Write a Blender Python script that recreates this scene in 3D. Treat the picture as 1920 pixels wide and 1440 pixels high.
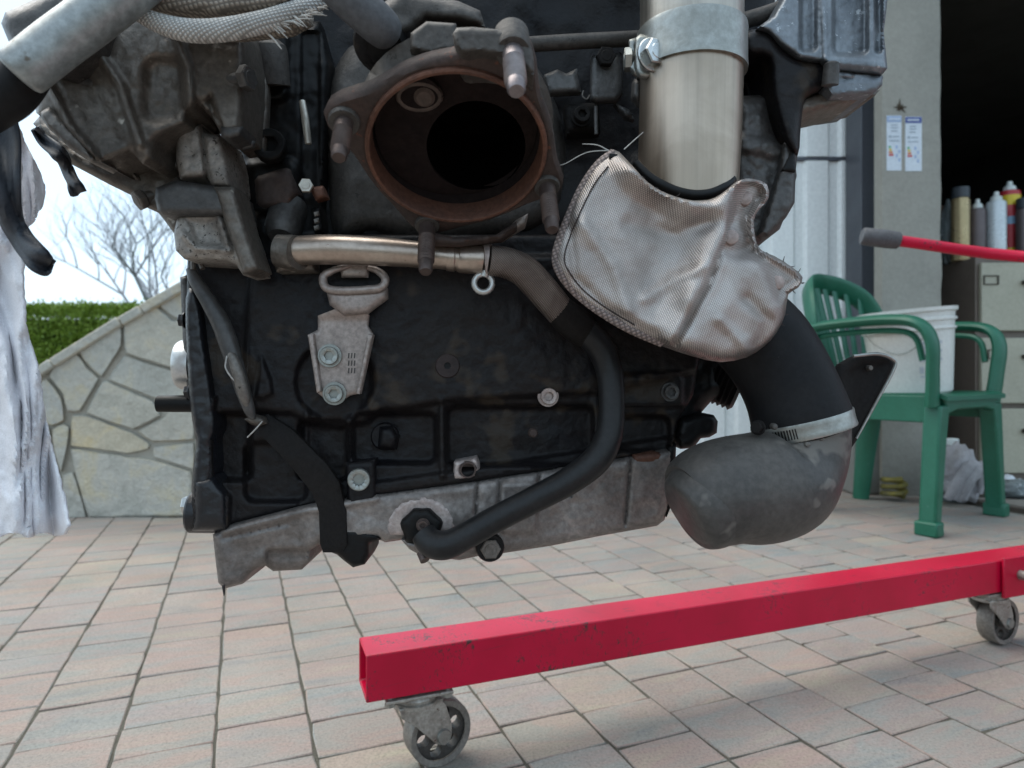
import bpy, bmesh, math, random
import numpy as np
from mathutils import Vector, Matrix, noise
from mathutils.geometry import delaunay_2d_cdt

random.seed(7)
for o in list(bpy.data.objects):
    bpy.data.objects.remove(o)
SC = bpy.context.scene
COL = SC.collection
F, H, HX, HY = 1250.0, 0.5, 960.0, 700.0      # focal length in photo pixels, eye height, horizon point

# ------------------------------------------------------------------ camera
cd = bpy.data.cameras.new('camera')
cam = bpy.data.objects.new('camera', cd)
COL.objects.link(cam)
cam.location = (0, 0, H)
cam.rotation_euler = (math.radians(90), 0, 0)
cd.sensor_width = 36.0
cd.lens = 36.0 * F / 1920.0
cd.shift_y = -20.0 / 1920.0
cd.clip_start = 0.02
cd.clip_end = 400
cd.dof.use_dof = True
cd.dof.focus_distance = 0.54
cd.dof.aperture_fstop = 9.0
SC.camera = cam

# ------------------------------------------------------------------ light
SUN_EL, SUN_AZ = 64.0, -66.0                  # azimuth from +Y, clockwise seen from above
w = bpy.data.worlds.new('World')
SC.world = w
w.use_nodes = True
nt = w.node_tree
nt.nodes.clear()
sky = nt.nodes.new('ShaderNodeTexSky')
sky.sky_type = 'NISHITA'
sky.sun_disc = False
sky.sun_elevation = math.radians(SUN_EL)
sky.sun_rotation = math.radians(SUN_AZ)
sky.air_density = 1.0
sky.dust_density = 1.2
sky.ozone_density = 1.0
bg = nt.nodes.new('ShaderNodeBackground')
bg.inputs[1].default_value = 0.086
wo = nt.nodes.new('ShaderNodeOutputWorld')
hs = nt.nodes.new('ShaderNodeHueSaturation')   # thin high cloud: the blue is washed out evenly
hs.inputs['Saturation'].default_value = 0.55
mx = nt.nodes.new('ShaderNodeMix'); mx.data_type = 'RGBA'
mx.inputs['Factor'].default_value = 0.7
mx.inputs['B'].default_value = (3.7, 4.95, 6.0, 1)
nt.links.new(sky.outputs[0], hs.inputs['Color'])
nt.links.new(hs.outputs[0], mx.inputs['A'])
nt.links.new(mx.outputs['Result'], bg.inputs[0])
nt.links.new(bg.outputs[0], wo.inputs[0])

sl = bpy.data.lights.new('sun', 'SUN')
sl.energy = 1.15
sl.angle = math.radians(60)
sl.color = (1.0, 0.94, 0.84)
so = bpy.data.objects.new('sun', sl)
COL.objects.link(so)
el, az = math.radians(SUN_EL), math.radians(SUN_AZ)
sd = Vector((math.sin(az) * math.cos(el), math.cos(az) * math.cos(el), math.sin(el)))
so.rotation_euler = sd.to_track_quat('Z', 'Y').to_euler()

SC.render.engine = 'CYCLES'
SC.view_settings.view_transform = 'Standard'
SC.view_settings.look = 'None'
SC.view_settings.exposure = 1.5
SC.view_settings.gamma = 1.0

# ------------------------------------------------------------------ helpers
def P(px, py, Y):
    return Vector(((px - HX) / F * Y, Y, H - (py - HY) / F * Y))

Y00, MY = 0.70, 0.12                          # the plane of the engine's near side: Y = Y00 + MY * X
def YE(px, d=0.0):
    return (Y00 - d) / (1 - MY * (px - HX) / F)
def E(px, py, d=0.0):
    return P(px, py, YE(px, d))
EN = Vector((MY, -1, 0)).normalized()         # its normal, towards the viewer

def tag(o, label=None, cat=None, group=None, kind=None):
    if label: o['label'] = label
    if cat: o['category'] = cat
    if group: o['group'] = group
    if kind: o['kind'] = kind
    return o

def empty(name, loc=(0, 0, 0), label=None, cat=None, group=None, kind=None):
    o = bpy.data.objects.new(name, None)
    o.empty_display_size = 0.05
    COL.objects.link(o)
    o.location = loc
    return tag(o, label, cat, group, kind)

def world_loc(o):
    return o.location.copy() if o.parent is None else world_loc(o.parent) + o.location

def mk(name, verts, faces, mat, parent=None, smooth=True, angle=35, bevel=0, seg=2):
    me = bpy.data.meshes.new(name)
    me.from_pydata([tuple(v) for v in verts], [], faces)
    bm = bmesh.new(); bm.from_mesh(me)
    bmesh.ops.recalc_face_normals(bm, faces=bm.faces)
    bm.to_mesh(me); bm.free()
    if smooth:
        for p in me.polygons: p.use_smooth = True
        me.set_sharp_from_angle(angle=math.radians(angle))
    o = bpy.data.objects.new(name, me)
    COL.objects.link(o)
    if mat: me.materials.append(mat)
    if bevel:
        b = o.modifiers.new('bevel', 'BEVEL'); b.width = bevel; b.segments = seg
        b.limit_method = 'ANGLE'; b.angle_limit = math.radians(40)
    if parent:
        o.parent = parent
        o.matrix_parent_inverse = Matrix.Translation(-world_base(parent))
    return o

def world_base(o):
    # meshes are written in world coordinates, empties carry a place of their own
    return o.location.copy() if o.type == 'EMPTY' else Vector((0, 0, 0))

class Mesh:
    def __init__(s): s.v = []; s.f = []
    def add(s, v, f):
        n = len(s.v); s.v += list(v); s.f += [tuple(i + n for i in q) for q in f]; return s
    def box(s, x0, x1, y0, y1, z0, z1, M=None):
        v = [Vector((x, y, z)) for z in (z0, z1) for y in (y0, y1) for x in (x0, x1)]
        if M: v = [M @ q for q in v]
        return s.add(v, [(0, 2, 3, 1), (4, 5, 7, 6), (0, 1, 5, 4), (2, 6, 7, 3), (0, 4, 6, 2), (1, 3, 7, 5)])
    def build(s, name, mat, parent=None, **k): return mk(name, s.v, s.f, mat, parent, **k)

def box(name, x0, x1, y0, y1, z0, z1, mat, parent=None, bevel=0.002, M=None, **k):
    return Mesh().box(x0, x1, y0, y1, z0, z1, M).build(name, mat, parent, bevel=bevel, **k)

def catmull(pts, n):
    pts = [Vector(p) for p in pts]
    if len(pts) < 3 or n <= 1: return pts
    out = []
    q = [2 * pts[0] - pts[1]] + pts + [2 * pts[-1] - pts[-2]]
    for i in range(1, len(q) - 2):
        p0, p1, p2, p3 = q[i - 1:i + 3]
        for k in range(n):
            t = k / n
            out.append(0.5 * ((2 * p1) + (p2 - p0) * t + (2 * p0 - 5 * p1 + 4 * p2 - p3) * t * t + (3 * p1 - p0 - 3 * p2 + p3) * t ** 3))
    out.append(pts[-1])
    return out

def tube_data(pts, radii, seg=16, n=6, caps=True, sx=1.0, up=None):
    k = len(pts)
    path = catmull([Vector((*p, r)) for p, r in zip([tuple(p) for p in pts], radii)], n)
    c = [Vector(q[:3]) for q in path]; r = [max(q[3], 1e-5) for q in path]
    v, f = [], []
    t0 = (c[1] - c[0]).normalized()
    nrm = Vector(up) if up else (t0.orthogonal())
    nrm = (nrm - t0 * nrm.dot(t0)).normalized()
    for i in range(len(c)):
        t = (c[min(i + 1, len(c) - 1)] - c[max(i - 1, 0)]).normalized()
        nrm = (nrm - t * nrm.dot(t)).normalized()
        b = t.cross(nrm)
        for j in range(seg):
            a = 2 * math.pi * j / seg
            v.append(c[i] + (nrm * math.cos(a) + b * math.sin(a) * sx) * r[i])
    for i in range(len(c) - 1):
        for j in range(seg):
            a, b2 = i * seg + j, i * seg + (j + 1) % seg
            f.append((a, b2, b2 + seg, a + seg))
    if caps:
        f.append(tuple(range(seg))[::-1]); f.append(tuple(range((len(c) - 1) * seg, len(c) * seg)))
    return v, f

def tube(name, pts, radii, mat, parent=None, seg=16, n=6, caps=True, sx=1.0, up=None, angle=40):
    if not hasattr(radii, '__len__'): radii = [radii] * len(pts)
    v, f = tube_data(pts, radii, seg, n, caps, sx, up)
    return mk(name, v, f, mat, parent, angle=angle)

def etube(name, q, mat, parent, seg=18, n=6, **k):
    """q: (px, py, d, radius in px)"""
    return tube(name, [E(a, b, d) for a, b, d, r in q], [r * YE(a, d) / F for a, b, d, r in q], mat, parent, seg, n, **k)

def frame(axis, ref=(0, 0, 1)):
    z = Vector(axis).normalized()
    x = Vector(ref).cross(z)
    if x.length < 1e-4: x = Vector((1, 0, 0)).cross(z)
    x.normalize()
    return x, z.cross(x), z

def lathe_data(prof, c, axis, seg=24, mod=None):
    x, y, z = frame(axis)
    c = Vector(c); v, f = [], []
    for i, (r, h) in enumerate(prof):
        for j in range(seg):
            a = 2 * math.pi * j / seg
            rr = r * (mod(i, a) if mod else 1)
            v.append(c + (x * math.cos(a) + y * math.sin(a)) * rr + z * h)
    for i in range(len(prof) - 1):
        for j in range(seg):
            a, b = i * seg + j, i * seg + (j + 1) % seg
            f.append((a, b, b + seg, a + seg))
    f.append(tuple(range(seg))[::-1]); f.append(tuple(range((len(prof) - 1) * seg, len(prof) * seg)))
    return v, f

def lathe(name, prof, c, axis, mat, parent=None, seg=24, mod=None, angle=35):
    v, f = lathe_data(prof, c, axis, seg, mod)
    return mk(name, v, f, mat, parent, angle=angle)

def hexr(a, k=6):
    s = 2 * math.pi / k
    return math.cos(s / 2) / math.cos((a % s) - s / 2)

def socket_bolt(name, c, axis, r, mat, parent, washer=True, sides=6, deep=0.55):
    pr = [(.02 * r, .75 * r - deep * r), (.5 * r, .75 * r - deep * r), (.52 * r, .72 * r), (.6 * r, .78 * r), (.92 * r, .78 * r), (r, .68 * r), (r, 0)]
    if washer: pr += [(1.28 * r, 0), (1.3 * r, -.12 * r), (1.3 * r, -.3 * r)]
    pr += [(r * .8, -.4 * r), (.02, -1.2 * r) if False else (r * .5, -1.2 * r)]
    md = (lambda i, a: hexr(a, sides) * 1.05 if i in (1, 2) else 1) if sides == 6 else (lambda i, a: 1 + .1 * math.cos(12 * a) if i in (1, 2) else 1)
    return lathe(name, pr, c, axis, mat, parent, 48 if sides != 6 else 36, md)

def hex_bolt(name, c, axis, r, mat, parent, washer=True):
    pr = [(.02 * r, .85 * r), (.55 * r, .85 * r), (.6 * r, .8 * r), (.9 * r, .8 * r), (r, .7 * r), (r, .12 * r)]
    k = len(pr)
    if washer: pr += [(1.25 * r, .12 * r), (1.32 * r, .05 * r), (1.32 * r, -.15 * r)]
    pr += [(r * .6, -.2 * r), (r * .6, -1.2 * r)]
    return lathe(name, pr, c, axis, mat, parent, 36, lambda i, a: hexr(a) * 1.08 if 3 <= i < k else 1, angle=25)

def seg_dist(p, poly, closed=True):
    p = np.asarray(p, float); q = np.asarray(poly, float)
    n = len(q); best = np.full(len(p), 1e9)
    for i in range(n if closed else n - 1):
        a, b = q[i], q[(i + 1) % n]
        ab = b - a; L = max(ab.dot(ab), 1e-9)
        t = np.clip(((p - a) @ ab) / L, 0, 1)
        dd = np.hypot(*(p - (a + t[:, None] * ab)).T)
        best = np.minimum(best, dd)
    return best

def inside(p, poly):
    p = np.asarray(p, float); q = np.asarray(poly, float)
    r = np.zeros(len(p), bool); n = len(q)
    for i in range(n):
        (x1, y1), (x2, y2) = q[i], q[(i + 1) % n]
        c = ((y1 > p[:, 1]) != (y2 > p[:, 1]))
        with np.errstate(divide='ignore', invalid='ignore'):
            xi = (x2 - x1) * (p[:, 1] - y1) / (y2 - y1 + 1e-12) + x1
        r ^= c & (p[:, 0] < xi)
    return r

def smooth_poly(poly, n=4):
    q = [Vector((a, b, 0)) for a, b in poly]
    out = []
    N = len(q)
    for i in range(N):
        p0, p1, p2, p3 = q[i - 1], q[i], q[(i + 1) % N], q[(i + 2) % N]
        for k in range(n):
            t = k / n
            s = 0.5 * ((2 * p1) + (p2 - p0) * t + (2 * p0 - 5 * p1 + 4 * p2 - p3) * t * t + (3 * p1 - p0 - 3 * p2 + p3) * t ** 3)
            out.append((s.x, s.y))
    return out

def fill(poly, step, holes=()):
    """triangulate a polygon with an inner grid; returns 2D verts, tris, boundary loop"""
    b = []
    N = len(poly)
    for i in range(N):
        p, q = np.array(poly[i], float), np.array(poly[(i + 1) % N], float)
        k = max(1, int(round(np.hypot(*(q - p)) / step)))
        for t in range(k): b.append(tuple(p + (q - p) * t / k))
    a = np.array(b); mn, mx = a.min(0), a.max(0)
    g = [(x + (step / 2 if j % 2 else 0), y) for j, y in enumerate(np.arange(mn[1] + step * .5, mx[1], step * .87)) for x in np.arange(mn[0], mx[0] + step, step)]
    if g:
        g = np.array(g)
        g = g[inside(g, b)]
        if len(g): g = g[seg_dist(g, b) > step * .45]
        for h in holes:
            if len(g): g = g[~(inside(g, h) | (seg_dist(g, h) < step * .4))]
        g = [tuple(q) for q in g]
    pts = [Vector(q) for q in b] + [Vector(q) for q in g]
    edges = [(i, (i + 1) % len(b)) for i in range(len(b))]
    for h in holes:
        s = len(pts); pts += [Vector(q) for q in h]
        edges += [(s + i, s + (i + 1) % len(h)) for i in range(len(h))]
    r = delaunay_2d_cdt(pts, edges, [], 1, 1e-6)
    V = [(q.x, q.y) for q in r[0]]
    T = [tuple(t) for t in r[2]]
    if holes:
        c = np.array([np.mean([V[i] for i in t], 0) for t in T])
        keep = np.ones(len(T), bool)
        for h in holes: keep &= ~inside(c, h)
        T = [t for t, k in zip(T, keep) if k]
    return V, T

def sheet(name, V, T, to3, back, mat, parent=None, angle=50, smooth=True):
    """front surface to3(x, y), walls and back face moved by the vector `back`"""
    front = [to3(x, y) for x, y in V]
    n = len(front)
    bk = Vector(back)
    cnt = {}
    for t in T:
        for i in range(len(t)):
            e = (t[i], t[(i + 1) % len(t)])
            k = (min(e), max(e))
            cnt.setdefault(k, []).append(e)
    verts = front + [p + bk for p in front]
    faces = list(T) + [tuple(i + n for i in t[::-1]) for t in T]
    for k, l in cnt.items():
        if len(l) == 1:
            a, b = l[0]
            faces.append((b, a, a + n, b + n))
    return mk(name, verts, faces, mat, parent, smooth, angle)

def relief(name, poly, d0, thick, mat, parent, bulge=0.006, edge=14, step=10, extra=None, lump=0.0, lscale=30, holes=(), smoothn=0, angle=78):
    """cast piece: outline in photo pixels on the engine plane, rounded edge, extra(px,py) relief in metres"""
    if smoothn: poly = smooth_poly(poly, smoothn)
    V, T = fill(poly, step, holes)
    A = np.array(V)
    dist = seg_dist(A, poly)
    for h in holes: dist = np.minimum(dist, seg_dist(A, h))
    t = np.clip(dist / edge, 0, 1)
    hgt = d0 + bulge * np.sqrt(np.clip(1 - (1 - t) ** 2, 0, 1))
    if extra is not None: hgt = hgt + extra(A)
    if lump:
        hgt = hgt + np.array([lump * (noise.noise(Vector((x / lscale, y / lscale, len(poly)))) + .5 * noise.noise(Vector((x / lscale * 2.3, y / lscale * 2.3, 3)))) for x, y in V]) * t
    dm = {v: float(q) for v, q in zip(V, hgt)}
    return sheet(name, V, T, lambda x, y: E(x, y, dm[(x, y)]), (0, thick, 0), mat, parent, angle)

def sbox(A, x0, x1, y0, y1, r=12, soft=8):
    """1 inside a rounded box, 0 outside, smooth edge"""
    cx, cy, hx, hy = (x0 + x1) / 2, (y0 + y1) / 2, (x1 - x0) / 2 - r, (y1 - y0) / 2 - r
    qx, qy = np.abs(A[:, 0] - cx) - hx, np.abs(A[:, 1] - cy) - hy
    d = np.hypot(np.maximum(qx, 0), np.maximum(qy, 0)) + np.minimum(np.maximum(qx, qy), 0) - r
    t = np.clip(.5 - d / soft, 0, 1)
    return t * t * (3 - 2 * t)
def sline(A, pts, wd, soft=6):
    d = seg_dist(A, pts, False) - wd
    t = np.clip(.5 - d / soft, 0, 1)
    return t * t * (3 - 2 * t)
def spoly(A, poly, soft=8):
    d = seg_dist(A, poly); d = np.where(inside(A, poly), -d, d)
    t = np.clip(.5 - d / soft, 0, 1)
    return t * t * (3 - 2 * t)

# ------------------------------------------------------------------ materials
def new_mat(name):
    m = bpy.data.materials.new(name); m.use_nodes = True
    n = m.node_tree.nodes; l = m.node_tree.links
    return m, n, l, n['Principled BSDF']

def ramp(n, stops):
    r = n.new('ShaderNodeValToRGB')
    e = r.color_ramp.elements
    while len(e) < len(stops): e.new(0.5)
    for q, (p, c) in zip(e, stops):
        q.position = p; q.color = (*c, 1) if len(c) == 3 else c
    return r

def piece_random(n, l, g):
    # every stone its own number, whether it is an object or an island of a larger field
    oi = n.new('ShaderNodeObjectInfo')
    a = n.new('ShaderNodeMath'); a.operation = 'ADD'; l.new(oi.outputs['Random'], a.inputs[0]); l.new(g.outputs['Random Per Island'], a.inputs[1])
    f = n.new('ShaderNodeMath'); f.operation = 'FRACT'; l.new(a.outputs[0], f.inputs[0])
    return f.outputs[0]

def tex_noise(n, l, vec, scale, detail=5, rough=.6, dist=0.0):
    t = n.new('ShaderNodeTexNoise'); t.inputs['Scale'].default_value = scale
    t.inputs['Detail'].default_value = detail; t.inputs['Roughness'].default_value = rough; t.inputs['Distortion'].default_value = dist
    l.new(vec, t.inputs['Vector']); return t.outputs['Fac']

def mixc(n, l, fac, a, b, mode='MIX'):
    m = n.new('ShaderNodeMix'); m.data_type = 'RGBA'; m.blend_type = mode
    for s, v in ((m.inputs['Factor'], fac), (m.inputs['A'], a), (m.inputs['B'], b)):
        if isinstance(v, (int, float)): s.default_value = v
        elif isinstance(v, tuple): s.default_value = (*v, 1)
        else: l.new(v, s)
    return m.outputs['Result']

def grimy(name, base, dirt, rough=.5, metal=0.0, scale=18.0, amount=.5, fine=220.0, speck=None, bump=.25, bscale=None, spec=.5, rvar=.2, stops=None, coat=0.0, bdist=.001):
    """worn surface: two noise scales of dirt over a base colour, fine bump and uneven gloss"""
    m, n, l, b = new_mat(name)
    g = n.new('ShaderNodeNewGeometry'); vec = g.outputs['Position']
    n1 = tex_noise(n, l, vec, scale, 6, .65, .6)
    n2 = tex_noise(n, l, vec, fine, 4, .6)
    r1 = ramp(n, [(max(0, .5 - amount * .45), (0, 0, 0)), (min(1, .95 - amount * .3), (1, 1, 1))]); l.new(n1, r1.inputs[0])
    c = mixc(n, l, r1.outputs[0], base, dirt)
    fc = (.22 if metal < .6 else .09) if fine >= 200 else .07
    r2 = ramp(n, [(.35, (1 - fc,) * 3), (.65, (1 + fc * .7,) * 3)]); l.new(n2, r2.inputs[0])
    c = mixc(n, l, 1.0, c, r2.outputs[0], 'MULTIPLY')
    if speck:
        sc, col, thr = speck
        n3 = tex_noise(n, l, vec, sc, 3, .7)
        r3 = ramp(n, [(thr, (0, 0, 0)), (min(thr + .05, 1), (1, 1, 1))]); l.new(n3, r3.inputs[0])
        c = mixc(n, l, r3.outputs[0], c, col)
    l.new(c, b.inputs['Base Color'])
    mr = n.new('ShaderNodeMapRange'); mr.inputs['To Min'].default_value = max(.05, rough - rvar); mr.inputs['To Max'].default_value = min(1, rough + rvar)
    l.new(n1, mr.inputs['Value']); l.new(mr.outputs[0], b.inputs['Roughness'])
    b.inputs['Metallic'].default_value = metal
    b.inputs['Specular IOR Level'].default_value = spec
    if coat:
        b.inputs['Coat Weight'].default_value = coat; b.inputs['Coat Roughness'].default_value = .25
    if bump:
        n4 = tex_noise(n, l, vec, bscale or fine * .7, 5, .6)
        bp = n.new('ShaderNodeBump'); bp.inputs['Strength'].default_value = bump; bp.inputs['Distance'].default_value = bdist
        l.new(n4, bp.inputs['Height']); l.new(bp.outputs[0], b.inputs['Normal'])
    return m

MT = {}
MT['block'] = grimy('black_painted_iron', (.0050, .0054, .0080), (.018, .0145, .013), .44, 0, 11, .58, 300, (15, (.034, .026, .020), .58), .7, 170, .20, .22, bdist=.0014)
MT['oily'] = grimy('oily_black_iron', (.007, .008, .012), (.018, .017, .017), .34, 0, 16, .5, 260, (420, (.004, .004, .004), .66), .6, 170, .45)
MT['alu'] = grimy('dirty_cast_aluminium', (.24, .22, .20), (.075, .064, .056), .5, .55, 18, .6, 300, (130, (.035, .03, .026), .66), .4, 420)
MT['sump'] = grimy('sump_aluminium', (.36, .325, .305), (.09, .075, .067), .46, .5, 13, .62, 260, (34, (.36, .32, .30), .70), .4, 420)
MT['alu_light'] = grimy('speckled_cast_aluminium', (.40, .37, .335), (.15, .13, .115), .55, .35, 26, .5, 320, (260, (.05, .043, .037), .60), .5, 300)
MT['alu_blue'] = grimy('cool_cast_aluminium', (.26, .285, .31), (.085, .098, .115), .45, .6, 22, .6, 260, (150, (.42, .45, .48), .64), .6, 240)
MT['alu_brown'] = grimy('oil_browned_aluminium', (.20, .175, .15), (.07, .058, .049), .42, .45, 16, .6, 240, (46, (.38, .345, .30), .66), .6, 190, bdist=.0014)
MT['alu_dark'] = grimy('dark_grey_casting', (.11, .104, .10), (.035, .033, .032), .46, .4, 20, .5, 260, (190, (.15, .14, .135), .67), .6, 240)
MT['rust'] = grimy('rusty_cast_iron', (.070, .042, .034), (.036, .029, .026), .72, .2, 26, .55, 260, (150, (.12, .048, .03), .64), .6, 300)
MT['rust_dark'] = grimy('dark_rusty_plug', (.035, .02, .018), (.014, .011, .011), .7, .1, 60, .5, 260, None, .4)
MT['rust_edge'] = grimy('copper_brown_rim', (.17, .075, .048), (.085, .046, .035), .55, .5, 30, .5, 300, None, .4, 300)
MT['soot'] = grimy('sooty_iron', (.012, .009, .009), (.024, .016, .014), .9, 0, 20, .5, 200, None, .4, 260, .1)
MT['duct_shade_soot'] = grimy('sooty_duct_shade', (.002, .002, .002), (.004, .003, .003), 1, 0, 20, .5, 200, None, 0, spec=.0)  # soot, blackened further: shade deep in the duct put into the colour
MT['soot_light'] = grimy('sooty_grey_iron', (.12, .09, .075), (.05, .036, .03), .7, .2, 40, .5, 200, None, .4, 260)
MT['iron_grey'] = grimy('grey_brown_iron', (.085, .075, .067), (.042, .036, .032), .58, .25, 20, .5, 260, (200, (.03, .025, .022), .62), .5, 300)
MT['stud'] = grimy('worn_stud_steel', (.34, .30, .30), (.17, .14, .14), .38, .8, 60, .5, 300, None, .2)
MT['stud_dark'] = grimy('rusty_stud_steel', (.12, .09, .08), (.06, .04, .035), .5, .6, 50, .5, 300, None, .3)
MT['zinc'] = grimy('zinc_plated_steel', (.38, .39, .37), (.20, .20, .18), .38, .8, 60, .45, 300, None, .15)
MT['zinc_bright'] = grimy('bright_zinc', (.62, .64, .64), (.42, .43, .42), .3, .9, 60, .45, 300, None, .1)
MT['tan_steel'] = grimy('heat_tinted_pipe_steel', (.52, .44, .375), (.30, .225, .18), .34, .85, 16, .55, 260, (180, (.14, .08, .06), .70), .15)
MT['bracket'] = grimy('pinkish_pressed_steel', (.42, .36, .325), (.26, .21, .19), .48, .55, 24, .45, 300, (240, (.16, .12, .10), .70), .15)
MT['rubber'] = grimy('black_rubber', (.010, .010, .011), (.022, .021, .021), .42, 0, 24, .5, 260, (130, (.06, .055, .05), .76), .2, spec=.3)
MT['rubber_matte'] = grimy('dusty_black_rubber', (.006, .0065, .008), (.014, .013, .013), .55, 0, 20, .5, 220, (300, (.06, .055, .05), .75), .2, spec=.16)
MT['plastic'] = grimy('dusty_grey_plastic', (.026, .0255, .026), (.085, .077, .069), .46, 0, 11, .62, 200, (24, (.12, .11, .098), .60), .5, 120, .4, .16)
MT['black_plastic'] = grimy('black_plastic', (.004, .004, .0045), (.010, .009, .0085), .45, 0, 30, .5, 240, None, .2, spec=.2)
MT['dark_bar'] = grimy('matte_brown_black_steel', (.010, .009, .0088), (.018, .015, .0135), .7, 0, 30, .5, 340, None, .4, 400, .15)
MT['white_pin'] = grimy('pale_plated_pin', (.6, .57, .5), (.35, .32, .28), .35, .6, 60, .5, 300, None, .1)
MT['boss_pale'] = grimy('machined_boss_face', (.50, .43, .40), (.30, .23, .21), .5, .5, 60, .5, 300, None, .2)
MT['disc_silver'] = grimy('pale_silver_disc', (.62, .62, .60), (.45, .44, .42), .35, .7, 30, .4, 300, None, .1)
MT['silver_pipe'] = grimy('silver_painted_tube', (.36, .39, .39), (.19, .185, .175), .42, .55, 14, .5, 200, (60, (.14, .12, .10), .68), .2, 200)
MT['cable'] = grimy('grey_worn_sleeve', (.10, .095, .092), (.02, .02, .02), .4, .2, 30, .6, 200, None, .3)

def pipe_mat():
    """polished stainless: vertical brush marks and straw heat tint towards the lower end"""
    m, n, l, b = new_mat('brushed_stainless')
    g = n.new('ShaderNodeNewGeometry')
    mp = n.new('ShaderNodeMapping'); mp.inputs['Scale'].default_value = (150, 150, 4); l.new(g.outputs['Position'], mp.inputs[0])
    s = tex_noise(n, l, mp.outputs[0], 1.0, 5, .6)
    big = tex_noise(n, l, g.outputs['Position'], 16, 5, .6, .8)
    sx = n.new('ShaderNodeSeparateXYZ'); l.new(g.outputs['Position'], sx.inputs[0])
    mr = n.new('ShaderNodeMapRange'); mr.inputs['From Min'].default_value = .80; mr.inputs['From Max'].default_value = .735; l.new(sx.outputs['Z'], mr.inputs['Value'])
    tint = mixc(n, l, mr.outputs[0], (.42, .425, .40), (.44, .365, .295))
    dk = ramp(n, [(.32, (.80, .79, .77)), (.62, (1.06, 1.06, 1.06))]); l.new(big, dk.inputs[0])
    c = mixc(n, l, 1.0, tint, dk.outputs[0], 'MULTIPLY')
    st = ramp(n, [(.3, (.8, .8, .8)), (.7, (1.1, 1.1, 1.1))]); l.new(s, st.inputs[0])
    c = mixc(n, l, 1.0, c, st.outputs[0], 'MULTIPLY')
    l.new(c, b.inputs['Base Color'])
    b.inputs['Metallic'].default_value = .95
    rr = n.new('ShaderNodeMapRange'); rr.inputs['To Min'].default_value = .24; rr.inputs['To Max'].default_value = .5; l.new(s, rr.inputs['Value']); l.new(rr.outputs[0], b.inputs['Roughness'])
    return m
MT['stainless'] = pipe_mat()

def weave_mat(name, base, dark, metal, per, rot, bump=.7, rough=.45, stain=None):
    m, n, l, b = new_mat(name)
    g = n.new('ShaderNodeNewGeometry')
    mp = n.new('ShaderNodeMapping'); mp.inputs['Rotation'].default_value = (0, rot, 0); l.new(g.outputs['Position'], mp.inputs[0])
    ws = []
    for d, k in (('X', 1.0), ('Z', 1.25)):
        wv = n.new('ShaderNodeTexWave'); wv.bands_direction = d; wv.inputs['Scale'].default_value = .3141 / per * k / 1.0
        wv.inputs['Distortion'].default_value = .6; wv.inputs['Detail'].default_value = 1; wv.inputs['Detail Scale'].default_value = 2
        l.new(mp.outputs[0], wv.inputs['Vector']); ws.append(wv.outputs['Fac'])
    mm = n.new('ShaderNodeMath'); mm.operation = 'MULTIPLY'; l.new(ws[0], mm.inputs[0]); l.new(ws[1], mm.inputs[1])
    big = tex_noise(n, l, g.outputs['Position'], 20, 5, .6, .5)
    rp = ramp(n, [(.36, dark), (.6, base)]); l.new(big, rp.inputs[0])
    wr = ramp(n, [(.0, (.42, .42, .42)), (.45, (1.1, 1.1, 1.1))]); l.new(mm.outputs[0], wr.inputs[0])
    c = mixc(n, l, 1.0, rp.outputs[0], wr.outputs[0], 'MULTIPLY')
    if stain:
        sn = tex_noise(n, l, g.outputs['Position'], stain[0], 3, .5, .4)
        sr = ramp(n, [(stain[2], (0, 0, 0)), (stain[2] + .14, (1, 1, 1))]); l.new(sn, sr.inputs[0])
        c = mixc(n, l, sr.outputs[0], c, mixc(n, l, 1.0, wr.outputs[0], stain[1], 'MULTIPLY'))
    l.new(c, b.inputs['Base Color'])
    b.inputs['Metallic'].default_value = metal; b.inputs['Roughness'].default_value = rough
    bp = n.new('ShaderNodeBump'); bp.inputs['Strength'].default_value = bump; bp.inputs['Distance'].default_value = .0008
    l.new(mm.outputs[0], bp.inputs['Height']); l.new(bp.outputs[0], b.inputs['Normal'])
    return m
MT['sleeve'] = weave_mat('aluminised_woven_cloth', (.66, .60, .565), (.48, .42, .385), .8, .0013, .35, .4, .34)
MT['seam'] = weave_mat('woven_binding', (.33, .26, .24), (.22, .17, .155), .1, .0030, .35, .5, .7)
MT['braid'] = weave_mat('braided_steel', (.46, .39, .345), (.28, .22, .19), .75, .0014, .7, .8, .4)
MT['glass_rope'] = weave_mat('glass_fibre_rope', (.66, .64, .61), (.46, .44, .41), 0, .0022, .5, 1.0, .9)
MT['tan_wrap'] = weave_mat('tan_heat_wrap', (.36, .31, .26), (.26, .22, .18), 0, .003, .2, .8, .9)
MT['rivet'] = grimy('pinkish_rivet', (.38, .30, .27), (.26, .20, .18), .5, .3, 40, .5, 300, None, .2)
MT['thread'] = grimy('pale_thread', (.5, .48, .45), (.4, .38, .35), .8, 0, 60, .5, 300, None, 0)
MT['dark_thread'] = grimy('dark_stitching', (.03, .02, .018), (.05, .035, .03), .8, 0, 60, .5, 300, None, 0)

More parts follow.
